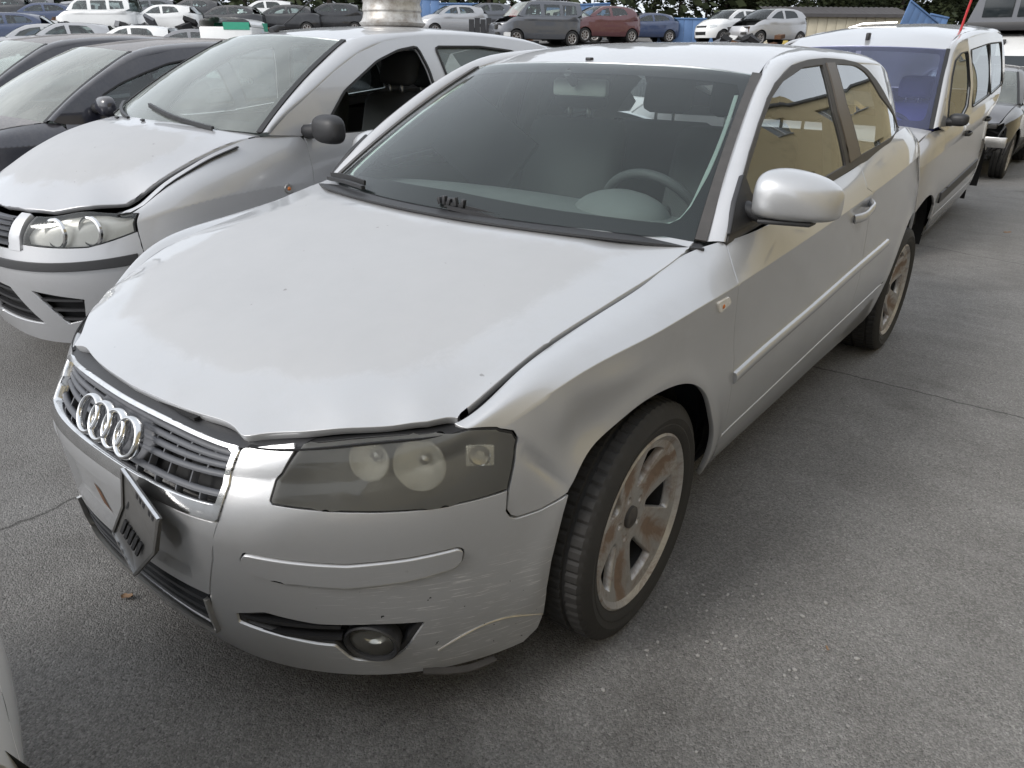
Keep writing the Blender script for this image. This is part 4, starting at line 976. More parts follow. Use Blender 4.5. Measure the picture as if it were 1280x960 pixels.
    for k in (1, -1):
        sweep('windscreen_trim', smooth_line([wa(np.array([.975*k+.006*k*(1-t)]), np.array([t]))[0]+np.array([0, -.003, .004]) for t in np.linspace(0, 1, 20)], 30), rect_prof(.030, .006), 'worn black trim', ws, upv=(.25*k, -.55, .75))
    sweep('scuttle_panel', smooth_line([(x, y-.012, z-.006) for x, y, z in WSB], 40), rect_prof(.10, .006), 'black plastic', T)
    # --- roof
    I = [wa(np.array([.998]), np.array([t]))[0] for t in (0, .18, .36, .53, .70, .85)]+[np.array(p) for p in [(.597, 1.923, 1.317)]]
    rp_ = [(.558, 2.06), (.536, 2.20), (.526, 2.36), (.525, 2.55), (.525, 2.70), (.53, 2.82), (.535, 2.95), (.54, 3.07), (.55, 3.17)]
    I += [np.array((x, y, RA(np.array([[x, y]]))[0])) for x, y in rp_]
    O = TR['trim_outer'][:11]+[(2.80, 1.352), (2.92, 1.350), (3.02, 1.345), (3.10, 1.330), (3.16, 1.310)][:5]
    O = O[:16]
    O = [np.array((ga_x(y, z), y, z)) for y, z in O]
    O[0] = np.array((.806, 1.295, .930))
    bl = [.004, .010, .014, .016, .018, .020, .022, .021, .018, .016, .016, .016, .016, .016, .016, .014]
    o = rail_strip('side_frame', I, O, bl, 'roof silver paint', T, nseg=11, dirv=(.6, -.1, .8), n=90); both(o)
    cp_ = TR['trim_outer'][10:16]+[(3.25, 1.085), (3.40, 1.088), (3.42, 1.14), (3.34, 1.20), (3.24, 1.265), (3.15, 1.315), (3.05, 1.342), (2.92, 1.350), (2.80, 1.352)]
    o = patch('c_pillar', gside(ga_x), cp_, 'silver paint', T, step=.03, gap=0, flange=.008, off=-.001); both(o)
    roof = [(0, 1.815), (.22, 1.828), (.45, 1.868), (.590, 1.915)]+rp_+[(.3, 3.27), (0, 3.30)]
    rf = patch('roof', hgt(RA), roof, 'roof silver paint', T, half=True, step=.045, gap=.0015, flange=.01)
    bm = bmesh.new(); add_box(bm, (-.012, 1.838, RA(np.array([[0, 1.84]]))[0]-.001), (.012, 1.858, RA(np.array([[0, 1.84]]))[0]+.010), .003); bm_obj('washer_jet', bm, 'black plastic', rf)
    # tailgate and rear glass
    rl = np.array([[( s*(.54+.12*t), 3.20+.42*t+.05*t*t, 1.345-.285*t) for t in np.linspace(0, 1, 6)] for s in np.linspace(-1.02, 1.02, 9)])
    rl[..., 1] += .06*(1-np.linspace(-1, 1, 9)[:, None]**2)
    grid_mesh('tailgate', rl[:, 4:], 'silver paint', T)
    grid_mesh('rear_window', rl[:, :5], 'side glass', T)
    # --- side glass and trims
    to = TR['trim_outer']; gf = TR['glass_front']; gr = TR['glass_rear']; gs = gside(ga_x)
    to2 = rounded(np.array(to), [0]*10+[.02]*6+[.012]+[0]*3, 3)
    gr2 = rounded(np.array(gr), [.01, .04, .05, .04, .03, .03, .01, 0], 4)
    tr = patch('window_trim', gs, to2, 'worn black trim', T, holes=[gf, gr2], step=.02, off=.004, gap=0, flange=.016, bev=.003); both(tr)
    o = patch('door_window', gs, gf, 'side glass', T, step=.05, off=-.002, gap=-.006, flange=0); both(o)
    o = patch('quarter_window', gs, gr2, 'side glass', T, step=.05, off=.001, gap=-.006, flange=0); both(o)
    o = patch('pillar_cover', gs, TR['pillar'], 'brown film', T, step=.03, off=.008, gap=0, flange=.006, bev=.002); both(o)
    sa = patch('mirror_sail', gs, rounded(np.array([(1.313, .945), (1.381, 1.019), (1.46, 1.078), (1.475, 1.03), (1.55, .958)]), .006, 3), 'black plastic', T, step=.02, off=.010, gap=0, flange=.012, bev=.004); both(sa)
    # --- door mirror: a rounded shell, flat-backed, on a short black arm
    def mirror_shell():
        # cross-sections from the inner end (x .86) to the outer (x 1.05); each is (half depth, z lo, z hi)
        secs = [(.862, .020, .976, 1.066), (.868, .045, .962, 1.086), (.885, .064, .955, 1.102), (.92, .076, .952, 1.108), (.96, .080, .951, 1.103), (1.00, .078, .952, 1.093), (1.035, .070, .955, 1.077), (1.058, .052, .962, 1.058), (1.070, .026, .974, 1.036)]
        n = 26; P = np.zeros((len(secs), n, 3))
        for i, (x, d, z0, z1) in enumerate(secs):
            for k in range(n):
                a = 2*PI*k/n; c, s = math.cos(a), math.sin(a); e = .62
                cy = np.sign(c)*abs(c)**(.9 if c < 0 else .35); cz = np.sign(s)*abs(s)**(.8 if s > 0 else .45)
                y = 1.455+.35*(x-.86)+d*cy*(1.0 if c < 0 else .55); P[i, k] = (x-.052, y, (z0+z1)/2+.008+(z1-z0)/2*cz*.86)
        return P
    P = mirror_shell()
    V = list(P.reshape(-1, 3)); n = P.shape[1]; F = []
    for i in range(P.shape[0]-1):
        for k in range(n): F.append((i*n+k, (i+1)*n+k, (i+1)*n+(k+1) % n, i*n+(k+1) % n))
    F += [tuple(range(n)), tuple((P.shape[0]-1)*n+k for k in range(n))[::-1]]
    mm = mesh('door_mirror', V, F, 'silver paint', T); bm = bmesh.new(); bm.from_mesh(mm.data); bmesh.ops.recalc_face_normals(bm, faces=bm.faces); bm.to_mesh(mm.data); bm.free()
    sd_ = mm.modifiers.new('s', 'SUBSURF'); sd_.levels = 1; sd_.render_levels = 2
    sub = [box('mirror_underside', (.835, 1.425, .962), (.965, 1.475, .975), 'black plastic', mm, .006)]
    bmv = sub[0].data
    for v in bmv.vertices: v.co.y += .35*(v.co.x-.86)
    sub.append(sweep('mirror_arm', smooth_line([(.77, 1.44, 1.0), (.80, 1.445, .99), (.83, 1.455, .982), (.86, 1.46, .985)], 12), [(.028*math.cos(a), .022*math.sin(a)) for a in np.linspace(0, 2*PI, 14, endpoint=False)], 'black plastic', mm))
    gp = [(.835, 1.505, .985), (1.00, 1.565, .985), (.995, 1.563, 1.05), (.84, 1.507, 1.08)]
    sub.append(mesh('mirror_glass', gp, [(0, 1, 2, 3)], 'chrome', mm, False))
    m2 = mirror_copy(mm); m2.location = (.075, .05, -.012); s2 = m2.modifiers.new('s', 'SUBSURF'); s2.levels = 1; s2.render_levels = 2
    for s in sub: mirror_copy(s, m2)
    # --- wipers
    def wiper(pts, arm):
        o = sweep('wiper', smooth_line(pts, 20), rect_prof(.014, .012), 'black plastic', T)
        sweep('wiper_blade', smooth_line(arm, 16), rect_prof(.008, .016), 'rubber seal', o); return o
    wiper([(-.70, 1.21, .948), (-.60, 1.175, .955), (-.50, 1.135, .962), (-.38, 1.10, .962)], [(-.70, 1.225, .958), (-.55, 1.17, .972), (-.40, 1.125, .972)])
    w2 = wiper([(.02, 1.085, .950), (.12, 1.090, .945), (.22, 1.10, .935), (.30, 1.12, .92)], [(.0, 1.09, .957), (.1, 1.096, .952), (.2, 1.105, .942)])
    bm = bmesh.new()
    for x, hh_ in ((-.02, .012), (.0, .018), (.02, .014), (.045, .018), (.075, .016)): add_box(bm, (x-.006, 1.083, .955), (x+.006, 1.098, .955+hh_+.008), .002, rot=Matrix.Rotation(.3*math.sin(x*90), 3, 'Y'))
    bm_obj('wiper_joint', bm, 'black plastic', w2)
    # --- bent plate holder hanging in front
    pa, pb, pc, pd, pe = [np.array(p) for p in ((.137, -.012, .596), (.281, -.022, .543), (.264, -.035, .465), (.130, -.035, .340), (.053, -.030, .412))]
    pm = np.array((.111, -.018, .499))
    # local frame: outline lies roughly in one plane, folded along pm-pc
    outl = [pa, pb, pc, pd, pe, pm]
    cen = np.mean(outl, 0); nrm_ = np.cross(pb-pa, pm-pa); nrm_ /= np.linalg.norm(nrm_)
    if nrm_[1] > 0: nrm_ = -nrm_
    V = [p for p in outl]+[p-nrm_*.006 for p in outl]; F = [(0, 1, 2, 5), (5, 2, 3, 4), (6+5, 6+2, 6+1, 6+0), (6+4, 6+3, 6+2, 6+5)]+[(i, 6+i, 6+(i+1) % 6, (i+1) % 6) for i in range(6)]
    pl = mesh('plate_holder', V, F, 'plate grey', T, False); bm = bmesh.new(); bm.from_mesh(pl.data); bmesh.ops.recalc_face_normals(bm, faces=bm.faces); bm.to_mesh(pl.data); bm.free()
    sweep('plate_rim', [p+nrm_*.002 for p in (pa, pb)], rect_prof(.006, .006), 'chrome', pl); sweep('plate_rim', [p+nrm_*.002 for p in (pb, pc, pd)], rect_prof(.008, .006), 'plate grey', pl)
    sweep('plate_rim', [p+nrm_*.002 for p in (pd, pe)], rect_prof(.005, .006), 'chrome', pl); sweep('plate_rim', [p+nrm_*.002 for p in (pe, pm, pa)], rect_prof(.005, .005), 'plate grey', pl)
    def onp(a, b, c, s, t): return a+(b-a)*s+(c-a)*t
    # vertical slots of the holder (two rows) and their bright bars
    def slots(o0, ex, ey, n, w, gap_, h, nn):
        for k in range(n):
            a = o0+ex*(k*(w+gap_)); b = a+ex*w; q = [a+nn*.0025, b+nn*.0025, b+ey*h+nn*.0025, a+ey*h+nn*.0025]
            mesh('plate_slot', q+[p-nn*.004 for p in q], [(0, 1, 2, 3), (0, 4, 5, 1), (1, 5, 6, 2), (2, 6, 7, 3), (3, 7, 4, 0)], 'dark void', pl, False)
    ex = (pb-pa)/np.linalg.norm(pb-pa); ey = (pm-pa)/np.linalg.norm(pm-pa)
    slots(pa+ex*.060+ey*.008, ex, ey, 3, .008, .006, .036, nrm_); slots(pa+ex*.112+ey*.008, ex, ey, 2, .008, .006, .036, nrm_)
    n2 = np.cross(pc-pm, pe-pm); n2 /= np.linalg.norm(n2); n2 = n2 if n2[1] < 0 else -n2
    ex2_ = (pc-pm)/np.linalg.norm(pc-pm); ey2 = (pe-pm)/np.linalg.norm(pe-pm)
    slots(pm+ex2_*.022+ey2*.028, ex2_, ey2, 5, .011, .008, .048, n2)
    mesh('plate_slot', [pm+ex2_*.012-ey2*.006+nrm_*.003, pm+ex2_*.018-ey2*.006+nrm_*.003, pm+ex2_*.018-ey2*.04+nrm_*.003, pm+ex2_*.012-ey2*.04+nrm_*.003], [(0, 1, 2, 3)], 'dark void', pl, False)
    mesh('rust_stain', [p+np.array([0, -.0, 0]) for p in [SA.pn([u], [v])[0][0]*[-1, 1, 1]-SA.pn([u], [v])[1][0]*[-1, 1, 1]*.0118 for u, v in ((.13, 2.1), (.10, 2.05), (.07, 1.78), (.055, 1.72), (.10, 1.8))]], [(0, 1, 2, 3, 4)], 'rusty iron', fb, False)
    # --- wheels
    for s, y, st_ in ((1, .87, .042), (-1, .87, .042), (1, 3.448, 0), (-1, 3.448, 0)):
        make_wheel(T, (s*.757, y, .308), s, st_)
    # --- dark inner body, wheel housings, floor
    arF = inv_line(SA, ring_pts(.87, .312, .40, 182, -8, 20)[::-1]); 
    fr = [(0, .3), (.9, .3), (1.0, .9)]+inv_line(SA, ring_pts(.87, .312, .395, 150, 8, 16))+[(1.75, .35)]+[(3.4, .35)]+inv_line(SA, ring_pts(3.455, .312, .41, 172, 8, 16))+[(4.6, .5), (X-.01, .5), (X-.01, 5.9), (4.9, 5.8), (1.8, 5.6), (1.06, 5.5), (1.04, 2.4), (.5, 2.4), (0, 2.4)]
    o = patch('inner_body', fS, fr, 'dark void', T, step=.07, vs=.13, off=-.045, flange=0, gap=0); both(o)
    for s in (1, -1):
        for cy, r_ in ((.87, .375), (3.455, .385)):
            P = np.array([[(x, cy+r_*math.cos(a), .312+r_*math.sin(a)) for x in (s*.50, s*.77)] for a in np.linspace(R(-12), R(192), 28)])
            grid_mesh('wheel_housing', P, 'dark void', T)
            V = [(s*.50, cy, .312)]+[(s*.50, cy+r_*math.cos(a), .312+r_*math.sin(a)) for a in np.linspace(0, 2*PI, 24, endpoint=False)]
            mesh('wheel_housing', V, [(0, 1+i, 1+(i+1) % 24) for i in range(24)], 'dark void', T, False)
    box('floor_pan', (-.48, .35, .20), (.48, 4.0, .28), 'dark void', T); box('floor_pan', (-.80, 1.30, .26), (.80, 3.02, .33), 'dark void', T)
    # --- cabin
    ds = np.array([[(x, y, z-.05*abs(x)**2) for y, z in ((1.10, .895), (1.25, .925), (1.42, .935), (1.55, .935), (1.60, .90), (1.60, .70), (1.52, .45))] for x in np.linspace(-.74, .74, 17)])
    db = grid_mesh('dashboard', ds, 'dash grey', T)
    bm = bmesh.new(); bmesh.ops.create_uvsphere(bm, u_segments=24, v_segments=12, radius=1)
    for v in bm.verts: v.co = Vector((.37+v.co.x*.17, 1.50+v.co.y*.12, .90+max(v.co.z, -.2)*.09))
    bm_obj('instrument_hood', bm, 'dash grey', db)
    sw = bpy.data.objects.new('steering_wheel', None); COL.objects.link(sw); sw.parent = T; sw.location = (.37, 1.72, .86); sw.rotation_euler = (R(-62), 0, 0)
    sweep('steering_rim', [(.185*math.cos(a), .185*math.sin(a), 0) for a in np.linspace(0, 2*PI, 40, endpoint=False)], circle_prof(.016, 10), 'interior plastic', sw, closed=True, angle=None)
    bm = bmesh.new(); add_box(bm, (-.18, -.022, -.02), (.18, .022, .01), .008); add_box(bm, (-.075, -.07, -.03), (.075, .06, .018), .02); bm_obj('steering_hub', bm, 'interior plastic', sw)
    sweep('steering_column', [(.37, 1.70, .84), (.37, 1.50, .78)], circle_prof(.05, 10), 'interior plastic', T)
    for x in (.37, -.37): seat('front_seat', T, x, 2.22, .52, .52, h=.60)
    seat('rear_seat', T, .33, 2.98, .55, .60, h=.52, head=True); seat('rear_seat', T, -.33, 2.98, .55, .60, h=.52, head=True)
    rm = box('inside_mirror', (-.125, 1.80, 1.235), (.105, 1.83, 1.295), 'pale lining', T, .014); rm.data.materials[0] = M['mirror back']
    tube('mirror_stalk', [(-.02, 1.745, 1.315), (-.02, 1.79, 1.28)], .016, 'interior plastic', rm)
    # roof lining, pillars inside, door cards
    lin = np.array([[(x, y, RA(np.array([[x, y]]))[0]-.045) for y in np.linspace(1.92, 3.7, 8)] for x in np.linspace(-.52, .52, 9)]); grid_mesh('roof_lining', lin, 'lining grey', T)
    for s in (1, -1):
        dc = np.array([[(s*(.77-.02*(z > .6)), y, z) for z in np.linspace(.30, .94, 6)] for y in np.linspace(1.35, 3.2, 6)]); grid_mesh('door_card', dc, 'interior plastic', T)
        sweep('pillar_lining', smooth_line([(s*.735, 2.40, .96), (s*.70, 2.42, 1.12), (s*.63, 2.42, 1.30), (s*.57, 2.42, 1.36)], 12), rect_prof(.09, .03), 'lining grey', T, upv=(1, 0, 0))
        sweep('pillar_lining', smooth_line([(s*.74, 3.1, 1.0), (s*.70, 3.15, 1.15), (s*.60, 3.20, 1.30)], 10), rect_prof(.20, .03), 'lining grey', T, upv=(1, 0, 0))
        sweep('pillar_lining', smooth_line([wa(np.array([s*.955]), np.array([t]))[0]+np.array([0, .045, -.01]) for t in (.05, .3, .6, .95)], 12), rect_prof(.05, .02), 'lining grey', T, upv=(0, 0, 1))
        sweep('lit_pillar_edge', smooth_line([pane(wa)(np.array([s*q]), np.array([t]))[0][0]-pane(wa)(np.array([s*q]), np.array([t]))[1][0]*.02 for q, t in ((.70, .075), (.80, .085), (.855, .14), (.885, .26), (.905, .45), (.905, .68), (.89, .86))], 30), rect_prof(.012, .004), 'lit edge trim', T, upv=(0, -.5, .85))  # thin pale strip added as the lit edge of the lining
    cb = box('folder', (-.50, 1.63, .92), (-.14, 1.66, 1.19), 'black card', T, .004, rot=Matrix.Rotation(R(30), 3, 'Y') @ Matrix.Rotation(R(-22), 3, 'X'))
    cb.parent = None; cb.name = 'black_board'; tag(cb, 'dark flat board leaning behind the windscreen of the foreground silver car', 'board')
    return T
# ---------------------------------------------------------------- the other cars
def build_car(C, label, mat, loc, rz=0, rx=0, lvl=1, name='hatchback_car', cat='car', roofmat=None, win=None, surround=None, missing=(), bonnet=True, wheels=(1, 1, 1, 1), bumper=True, wmat='black plastic',
              glassm='side glass', wsm='windscreen glass', lamps=True, bonnet_mat=None, group=None, trimmat='rubber seal', strip=None, mirrors='black plastic', inner=True, doors=(1.2, 2.15, 3.05), rot_y=0, doormat=None, seats=True, wing_lift=0.0, ws=True, front=True):
    """C: CarShape. lvl 1 = near (full panels), 0 = far away"""
    T = thing(name, label, cat, loc, rz, group); T.rotation_euler = (rx, rot_y, rz)
    S, top, hw = C.S, C.top, C.hw; st = .03 if lvl else .10; X = S.umax; fS_ = S.pn; roofmat = roofmat or mat
    both = lambda o: (o, mirror_copy(o))
    iv = lambda pts: inv_line(S, pts); ar = C.wr+.045
    fy, ry, wz = C.fa, C.ra, C.wr
    zl = lambda u, v: S.raw([u], [v])[0]
    uf = S.u[5]; ul0 = S.u[3]*.80
    archF = iv(ring_pts(fy, wz, ar, 184, -2, 22 if lvl else 12)); archR = iv(ring_pts(ry, wz, ar, 182, -2, 22 if lvl else 12))
    lampb, lampt = 3.45, 5.85
    lamp = [(ul0+.02, lampb+.1), (ul0+.03, 5.9), (uf-.22, 5.9), (uf-.06, 5.6), (uf+.075, 4.6), (uf+.07, 3.65), (uf-.16, lampb-.02)]
    lamp = getattr(C, 'lamp', lamp)
    dl = [iv([(doors[0]+.02*(z > .8), z) for z in np.linspace(C.z[1][1]+.03, C.belt[1][1]-.03, 6)]), iv([(doors[1], z) for z in np.linspace(C.z[1][1]+.03, C.belt[2][1]-.02, 6)]),
          iv([(doors[2]+ (-.10*(1-(z-.4)/.4) if z < .8 else 0.0), z) for z in np.linspace(C.z[1][1]+.03, C.belt[3][1]-.02, 6)])]
    vb = .10; vs_ = float(np.mean([p[0][1] for p in dl]))
    ucr = np.arange(uf+.25, 4.6, .03 if lvl else .12); cr = [(u, v) for u in ucr for v in (3.97, 4.03)]
    if lvl:
        if bumper:
            gr = getattr(C, 'slots', [])
            fb = patch('front_bumper', fS_, [(0, 3.3), (ul0, 3.35)]+[lamp[0], lamp[6], lamp[5], (uf+.081, 3.6)]+[(archF[0][0]-.01, 3.2), (archF[0][0]-.01, archF[0][1])][:0]+[iv([(fy-ar-.012, wz+.16)])[0]]+[archF[0], (archF[0][0]-.01, .1), (archF[0][0]-.06, 0), (0, 0)], mat, T, half=True, step=st, vs=.13, holes=gr)
            for h in gr:
                bk = patch('bumper_grille_back', fS_, h, 'dark void', fb, step=.06, vs=.13, off=-.04, gap=-.02, flange=0); both(bk)
                lo, hi = min(p[1] for p in h), max(p[1] for p in h)
                for v0 in np.arange(lo+.15, hi-.05, .26):
                    us = np.linspace(min(p[0] for p in h)+.0, max(p[0] for p in h)-.02, 12)
                    o = sweep('bumper_grille_slat', [zl(u, v0)+np.array([0, .018, 0]) for u in us], rect_prof(.02, .010), 'black plastic', fb); both(o)
            if strip:
                o = patch('bumper_strip', fS_, [(0, strip[0]), (strip[2], strip[0]), (strip[2], strip[1]), (0, strip[1])], 'black plastic', fb, half=True, step=.03, vs=.13, off=.012, gap=0, flange=.014, bev=.005)
            # upper grille
            g = patch('grille_back', fS_, [(0, 3.36), (ul0-.01, 3.36), (ul0-.01, 5.6), (0, 5.6)], 'dark void', T, half=True, step=.05, vs=.13, off=-.04, flange=0)
            for v0 in np.arange(3.6, 5.5, .42):
                sweep('grille_slat', [zl(abs(u), v0)*[1 if u >= 0 else -1, 1, 1]+np.array([0, .008, 0]) for u in np.linspace(-ul0*.80, ul0*.80, 25)], rect_prof(.028, .012), 'grey plastic', g)
            o = patch('grille_surround', fS_, [(ul0*.80, 3.3), (ul0*.84, 5.9), (ul0*.97, 5.9), (ul0*.97, 3.3)], mat, g, step=.03, vs=.13, off=.004, gap=0, flange=.03); both(o)
        if lamps:
            lens = patch('headlight', fS_, lamp, 'clear lens', T, step=.03, vs=.13, gap=.003, flange=.0)
            sub = [patch('headlight_rim', fS_, lamp, 'rubber seal', lens, holes=[[tuple(np.mean(lamp, 0)+(np.array(p)-np.mean(lamp, 0))*.955) for p in lamp]], step=.03, vs=.13, off=-.002, gap=.001, flange=.09),
                   patch('headlight_reflector', fS_, lamp, 'lamp bowl', lens, step=.012, vs=.13, off=-.022, gap=0, flange=0, fn=lambda P, N, Q: P-N*(.012*np.abs(np.sin(P[:, 0]*26))+.006*np.cos(P[:, 2]*60))[:, None])]
            for q in (.30, .62):
                u = lamp[0][0]+(uf+.07-lamp[0][0])*q; p, n = S.pn([u], [4.5-.5*q]); b = lathe('lamp_ring', [(0, .062), (.010, .060), (.012, .052), (0, .050)], 'chrome', lens, n=32); b.location = p[0]-n[0]*.022; d = Vector((n[0][0]*.5, -1, .1)); b.rotation_euler = d.to_track_quat('X', 'Z').to_euler(); sub.append(b)
            l2 = mirror_copy(lens)
            for s_ in sub[:2]: mirror_copy(s_, l2)
        # wing
        w = [(uf+.083, 3.60), iv([(fy-ar-.012, wz+.16)])[0]]+archF[1:]+[(archF[-1][0], vs_), dl[0][0]]+dl[0][1:]+[(S.u[11]*0+iv([(doors[0], C.belt[1][1]-.01)])[0][0], 5.95)]
        ue = w[-1][0]
        w += [(u, 6.0) for u in np.linspace(ue-.06, uf-.01, 12)]+[(uf-.03, 5.6), (uf+.085, 4.6)]
        o = patch('front_wing', fS_, w, mat, T, step=st, vs=.13, extra=cr); both(o)
        names = [('front_door', 0, 1), ('rear_door', 1, 2)] if len(doors) > 2 and doors[2] > doors[1] else [('front_door', 0, 1)]
        for nm, a, b in names:
            A, B = dl[a], dl[b]
            o = patch(nm, fS_, A[::-1]+[(A[0][0]+.01, vs_-.02), (B[0][0]-.01, vs_-.02)]+B+[(B[-1][0], 5.95), (A[-1][0], 5.95)], doormat or mat, T, step=st, vs=.13, extra=cr); o2 = mirror_copy(o)
            u = B[3][0]-.10; hd = [S.pn([u+k], [4.25])[0][0]+S.pn([u+k], [4.25])[1][0]*o_ for k, o_ in ((-.10, .002), (-.07, .025), (0, .03), (.05, .025), (.07, .002))]
            h = sweep('door_handle', smooth_line(hd, 12), [(.008*math.cos(t), .014*math.sin(t)) for t in np.linspace(0, 2*PI, 10, endpoint=False)], mirrors, o); mirror_copy(h, o2)
        B = dl[-1] if len(names) == 2 else dl[1]
        k = [i for i, p in enumerate(archR) if p[1] > vs_][0]
        qd = [p for p in B if p[0] < archR[0][0]-.02 or p[1] > 2.8]
        o = patch('rear_quarter', fS_, [(B[-1][0], 5.95)]+B[::-1][:4]+([] if B[0][0] > archR[0][0]-.04 else B[::-1][4:]+[(archR[0][0]-.02, vs_)])+[p for p in archR[k:] if True]+[(X-.62, 1.0), (X-.55, 3), (X-.55, 6), (B[-1][0]+.05, 6)], mat, T, step=.05, vs=.13, extra=[c for c in cr if c[0] > B[-1][0]]); both(o)
        o = patch('rear_bumper', fS_, [(archR[-1][0], .9), (archR[-1][0]+.02, .1), (X, .1), (X, 6), (X-.55, 6), (X-.55, 3), (X-.62, .98)], mat, T, step=.08, vs=.13); both(o)
        o = patch('sill', fS_, [(archF[-1][0]+.01, vs_-.04), (archF[-1][0]+.01, vb), (archR[0][0]-.01, vb), (archR[0][0]-.01, vs_-.04)], mat, T, step=.05, vs=.13); both(o)
    else:
        ap = [(0, 5.9), (0, 0), (archF[0][0]-.05, 0), (archF[0][0]-.01, .3)]+archF+[(archF[-1][0]+.02, .2), (archR[0][0]-.02, .2)]+archR+[(archR[-1][0]+.03, .3), (X, .3), (X, 6), (X-.6, 6), (3, 6), (2, 6), (uf, 5.95)]
        if not front: ap = [(iv([(doors[0], 1.0)])[0][0]*0+archF[-1][0]+.02, 5.9), (archF[-1][0]+.02, .2), (archR[0][0]-.02, .2)]+archR+[(archR[-1][0]+.03, .3), (X, .3), (X, 6), (X-.6, 6), (3, 6), (archF[-1][0]+.3, 6)]
        patch('body', fS_, ap, mat, T, half=front, step=st, vs=.13, extra=cr, flange=.02) if front else both(patch('body', fS_, ap, mat, T, step=st, vs=.13, extra=cr, flange=.02))
        if front and lamps:
            o = patch('headlight', fS_, lamp, 'lamp far', T, step=.08, vs=.13, off=.004, gap=.0, flange=.005); both(o)
            patch('grille', fS_, [(0, 3.7), (ul0*.9, 3.7), (ul0*.9, 5.3), (0, 5.3)], 'dark void', T, half=True, step=.1, vs=.13, off=.003, flange=0)
            patch('lower_grille', fS_, [(0, 1.0), (.42*hw, 1.0), (.42*hw, 1.9), (0, 1.9)], 'dark void', T, half=True, step=.1, vs=.13, off=.003, flange=0)
    # bonnet
    if bonnet:
        hg_ = getattr(C, 'hood_gap', 0); ed = [(top[i, 0]-.004-hg_*i/5, top[i, 1]) for i in range(0, 6)]; sd_ = [tuple(p) for p in np.stack([np.interp(np.linspace(5, 10, 12), np.arange(21), top[:, 0])-.004-hg_*np.linspace(1, .1, 12), np.interp(np.linspace(5, 10, 12), np.arange(21), top[:, 1])], 1)]
        ed[0] = (0, top[0, 1])
        bk = [(C.B(np.array([a]))[0][0], C.B(np.array([a]))[0][1]+.012) for a in (.8, .6, .4, .2)]+[(0, C.B(np.array([0.]))[0][1]+.012)]
        patch('bonnet', hgt(C.H), ed+sd_[1:]+bk, bonnet_mat or mat, T, half=True, step=st, gap=.004, flange=.018, bev=.004, edge_attr=True)
    elif front:
        engine_bay(T, C)
    # screen, roof, side frames
    pw = pane(C.w)
    if ws:
        g = patch('windscreen', pw, [(-.97, 0), (.97, 0), (.97, 1), (-.97, 1)], wsm, T, step=st*1.3, vs=.55, gap=0, flange=0)
        if lvl:
            cl = rounded(np.array([(-.92, .09), (.92, .09), (.93, .93), (-.93, .93)])*[1, .55], .05, 5)/[1, .55]
            patch('windscreen_border', pw, [(-.985, .0), (.985, 0), (.985, 1), (-.985, 1)], 'frit black', g, holes=[cl], step=.05, vs=.55, off=-.005, gap=0, flange=0)
        for s in (1, -1):
            sweep('windscreen_trim', [C.w(np.array([.985*s]), np.array([t]))[0]+np.array([0, -.002, .003]) for t in np.linspace(0, 1, 12)], rect_prof(.028, .008), trimmat, g, upv=(.2*s, -.55, .75))
    rl = C.roof; yt = C.wst[1]; xt = C.wst[0]; rs = [(xt*.985, yt+.04)]+[(r[2]*.93, r[0]) for r in rl]
    rs = [tuple(p) for p in smooth_line([(a, b) for a, b in rs], 12)]
    ye = rl[-1][0]
    fr = [(C.T(np.array([a]))[0][0], C.T(np.array([a]))[0][1]+.004) for a in (0, .33, .66, .985)]
    fr[0] = (0, fr[0][1])
    rf = patch('roof', hgt(C.R), fr+rs[1:]+[(rs[-1][0]*.6, ye+.06), (0, ye+.08)], roofmat, T, half=True, step=.07 if lvl else .15, gap=.0015, flange=.012)
    def up_rail(y): return np.interp(y, [yt]+[r[0] for r in rl], [C.wst[2]-.02]+[r[3]-.02 for r in rl])
    Oyz = surround
    O = [np.array((C.g(y, z), y, z)) for y, z in Oyz]; O = [np.array([float(o[0]), o[1], o[2]]) for o in O]
    nO = len(O); I = []
    # matching inner line: up the screen side, then back along the roof edge
    dO = np.r_[0, np.cumsum([np.linalg.norm(O[i+1]-O[i]) for i in range(nO-1)])]
    kt = int(np.argmin([abs(y-(yt+.12)) if z > C.wst[2]-.14 else 9 for y, z in Oyz]))
    for i in range(nO):
        if i <= kt: I.append(C.w(np.array([.995]), np.array([dO[i]/dO[kt]]))[0])
        else:
            q = (dO[i]-dO[kt])/(dO[-1]-dO[kt]); yy = yt+.0+(ye-yt)*q; xx = np.interp(yy, [p[1] for p in rs], [p[0] for p in rs]); I.append(np.array((xx, yy, C.R(np.array([[xx, yy]]))[0])))
    o = rail_strip('side_frame', I, O, .016, mat, T, nseg=7 if lvl else 4, dirv=(.7, -.1, .7), n=50 if lvl else 18); both(o)
    gs = gside(C.g)
    # window surround with openings; panes inside
    Op = list(Oyz)+[(y, z) for y, z in [(p[0], p[1]-.01) for p in C.belt[::-1]] if Oyz[0][0]+.05 < y < Oyz[-1][0]-.02]
    wins = [rounded(np.array(w_), .025, 3) for w_ in win]
    tr = patch('window_frame', gs, Op, wmat, T, holes=wins, step=.03 if lvl else .12, off=.002, gap=-.004, flange=.014); tr2 = mirror_copy(tr)
    for i, w_ in enumerate(wins):
        sl = sweep('window_seal', [np.array([float(C.g(y, z))+.003, y, z]) for y, z in w_], rect_prof(.010, .012), 'rubber seal', tr, upv=(1, 0, .3), closed=True) if lvl else None
        if sl: mirror_copy(sl, tr2)
        if i not in missing:
            o = patch('side_window', gs, w_, glassm, T, step=.08 if lvl else .2, off=-.004, gap=-.005, flange=0); both(o)
    # tail glass
    rp_ = rs[-1]; zt = C.R(np.array([[0, ye]]))[0]; be = C.belt[-1]
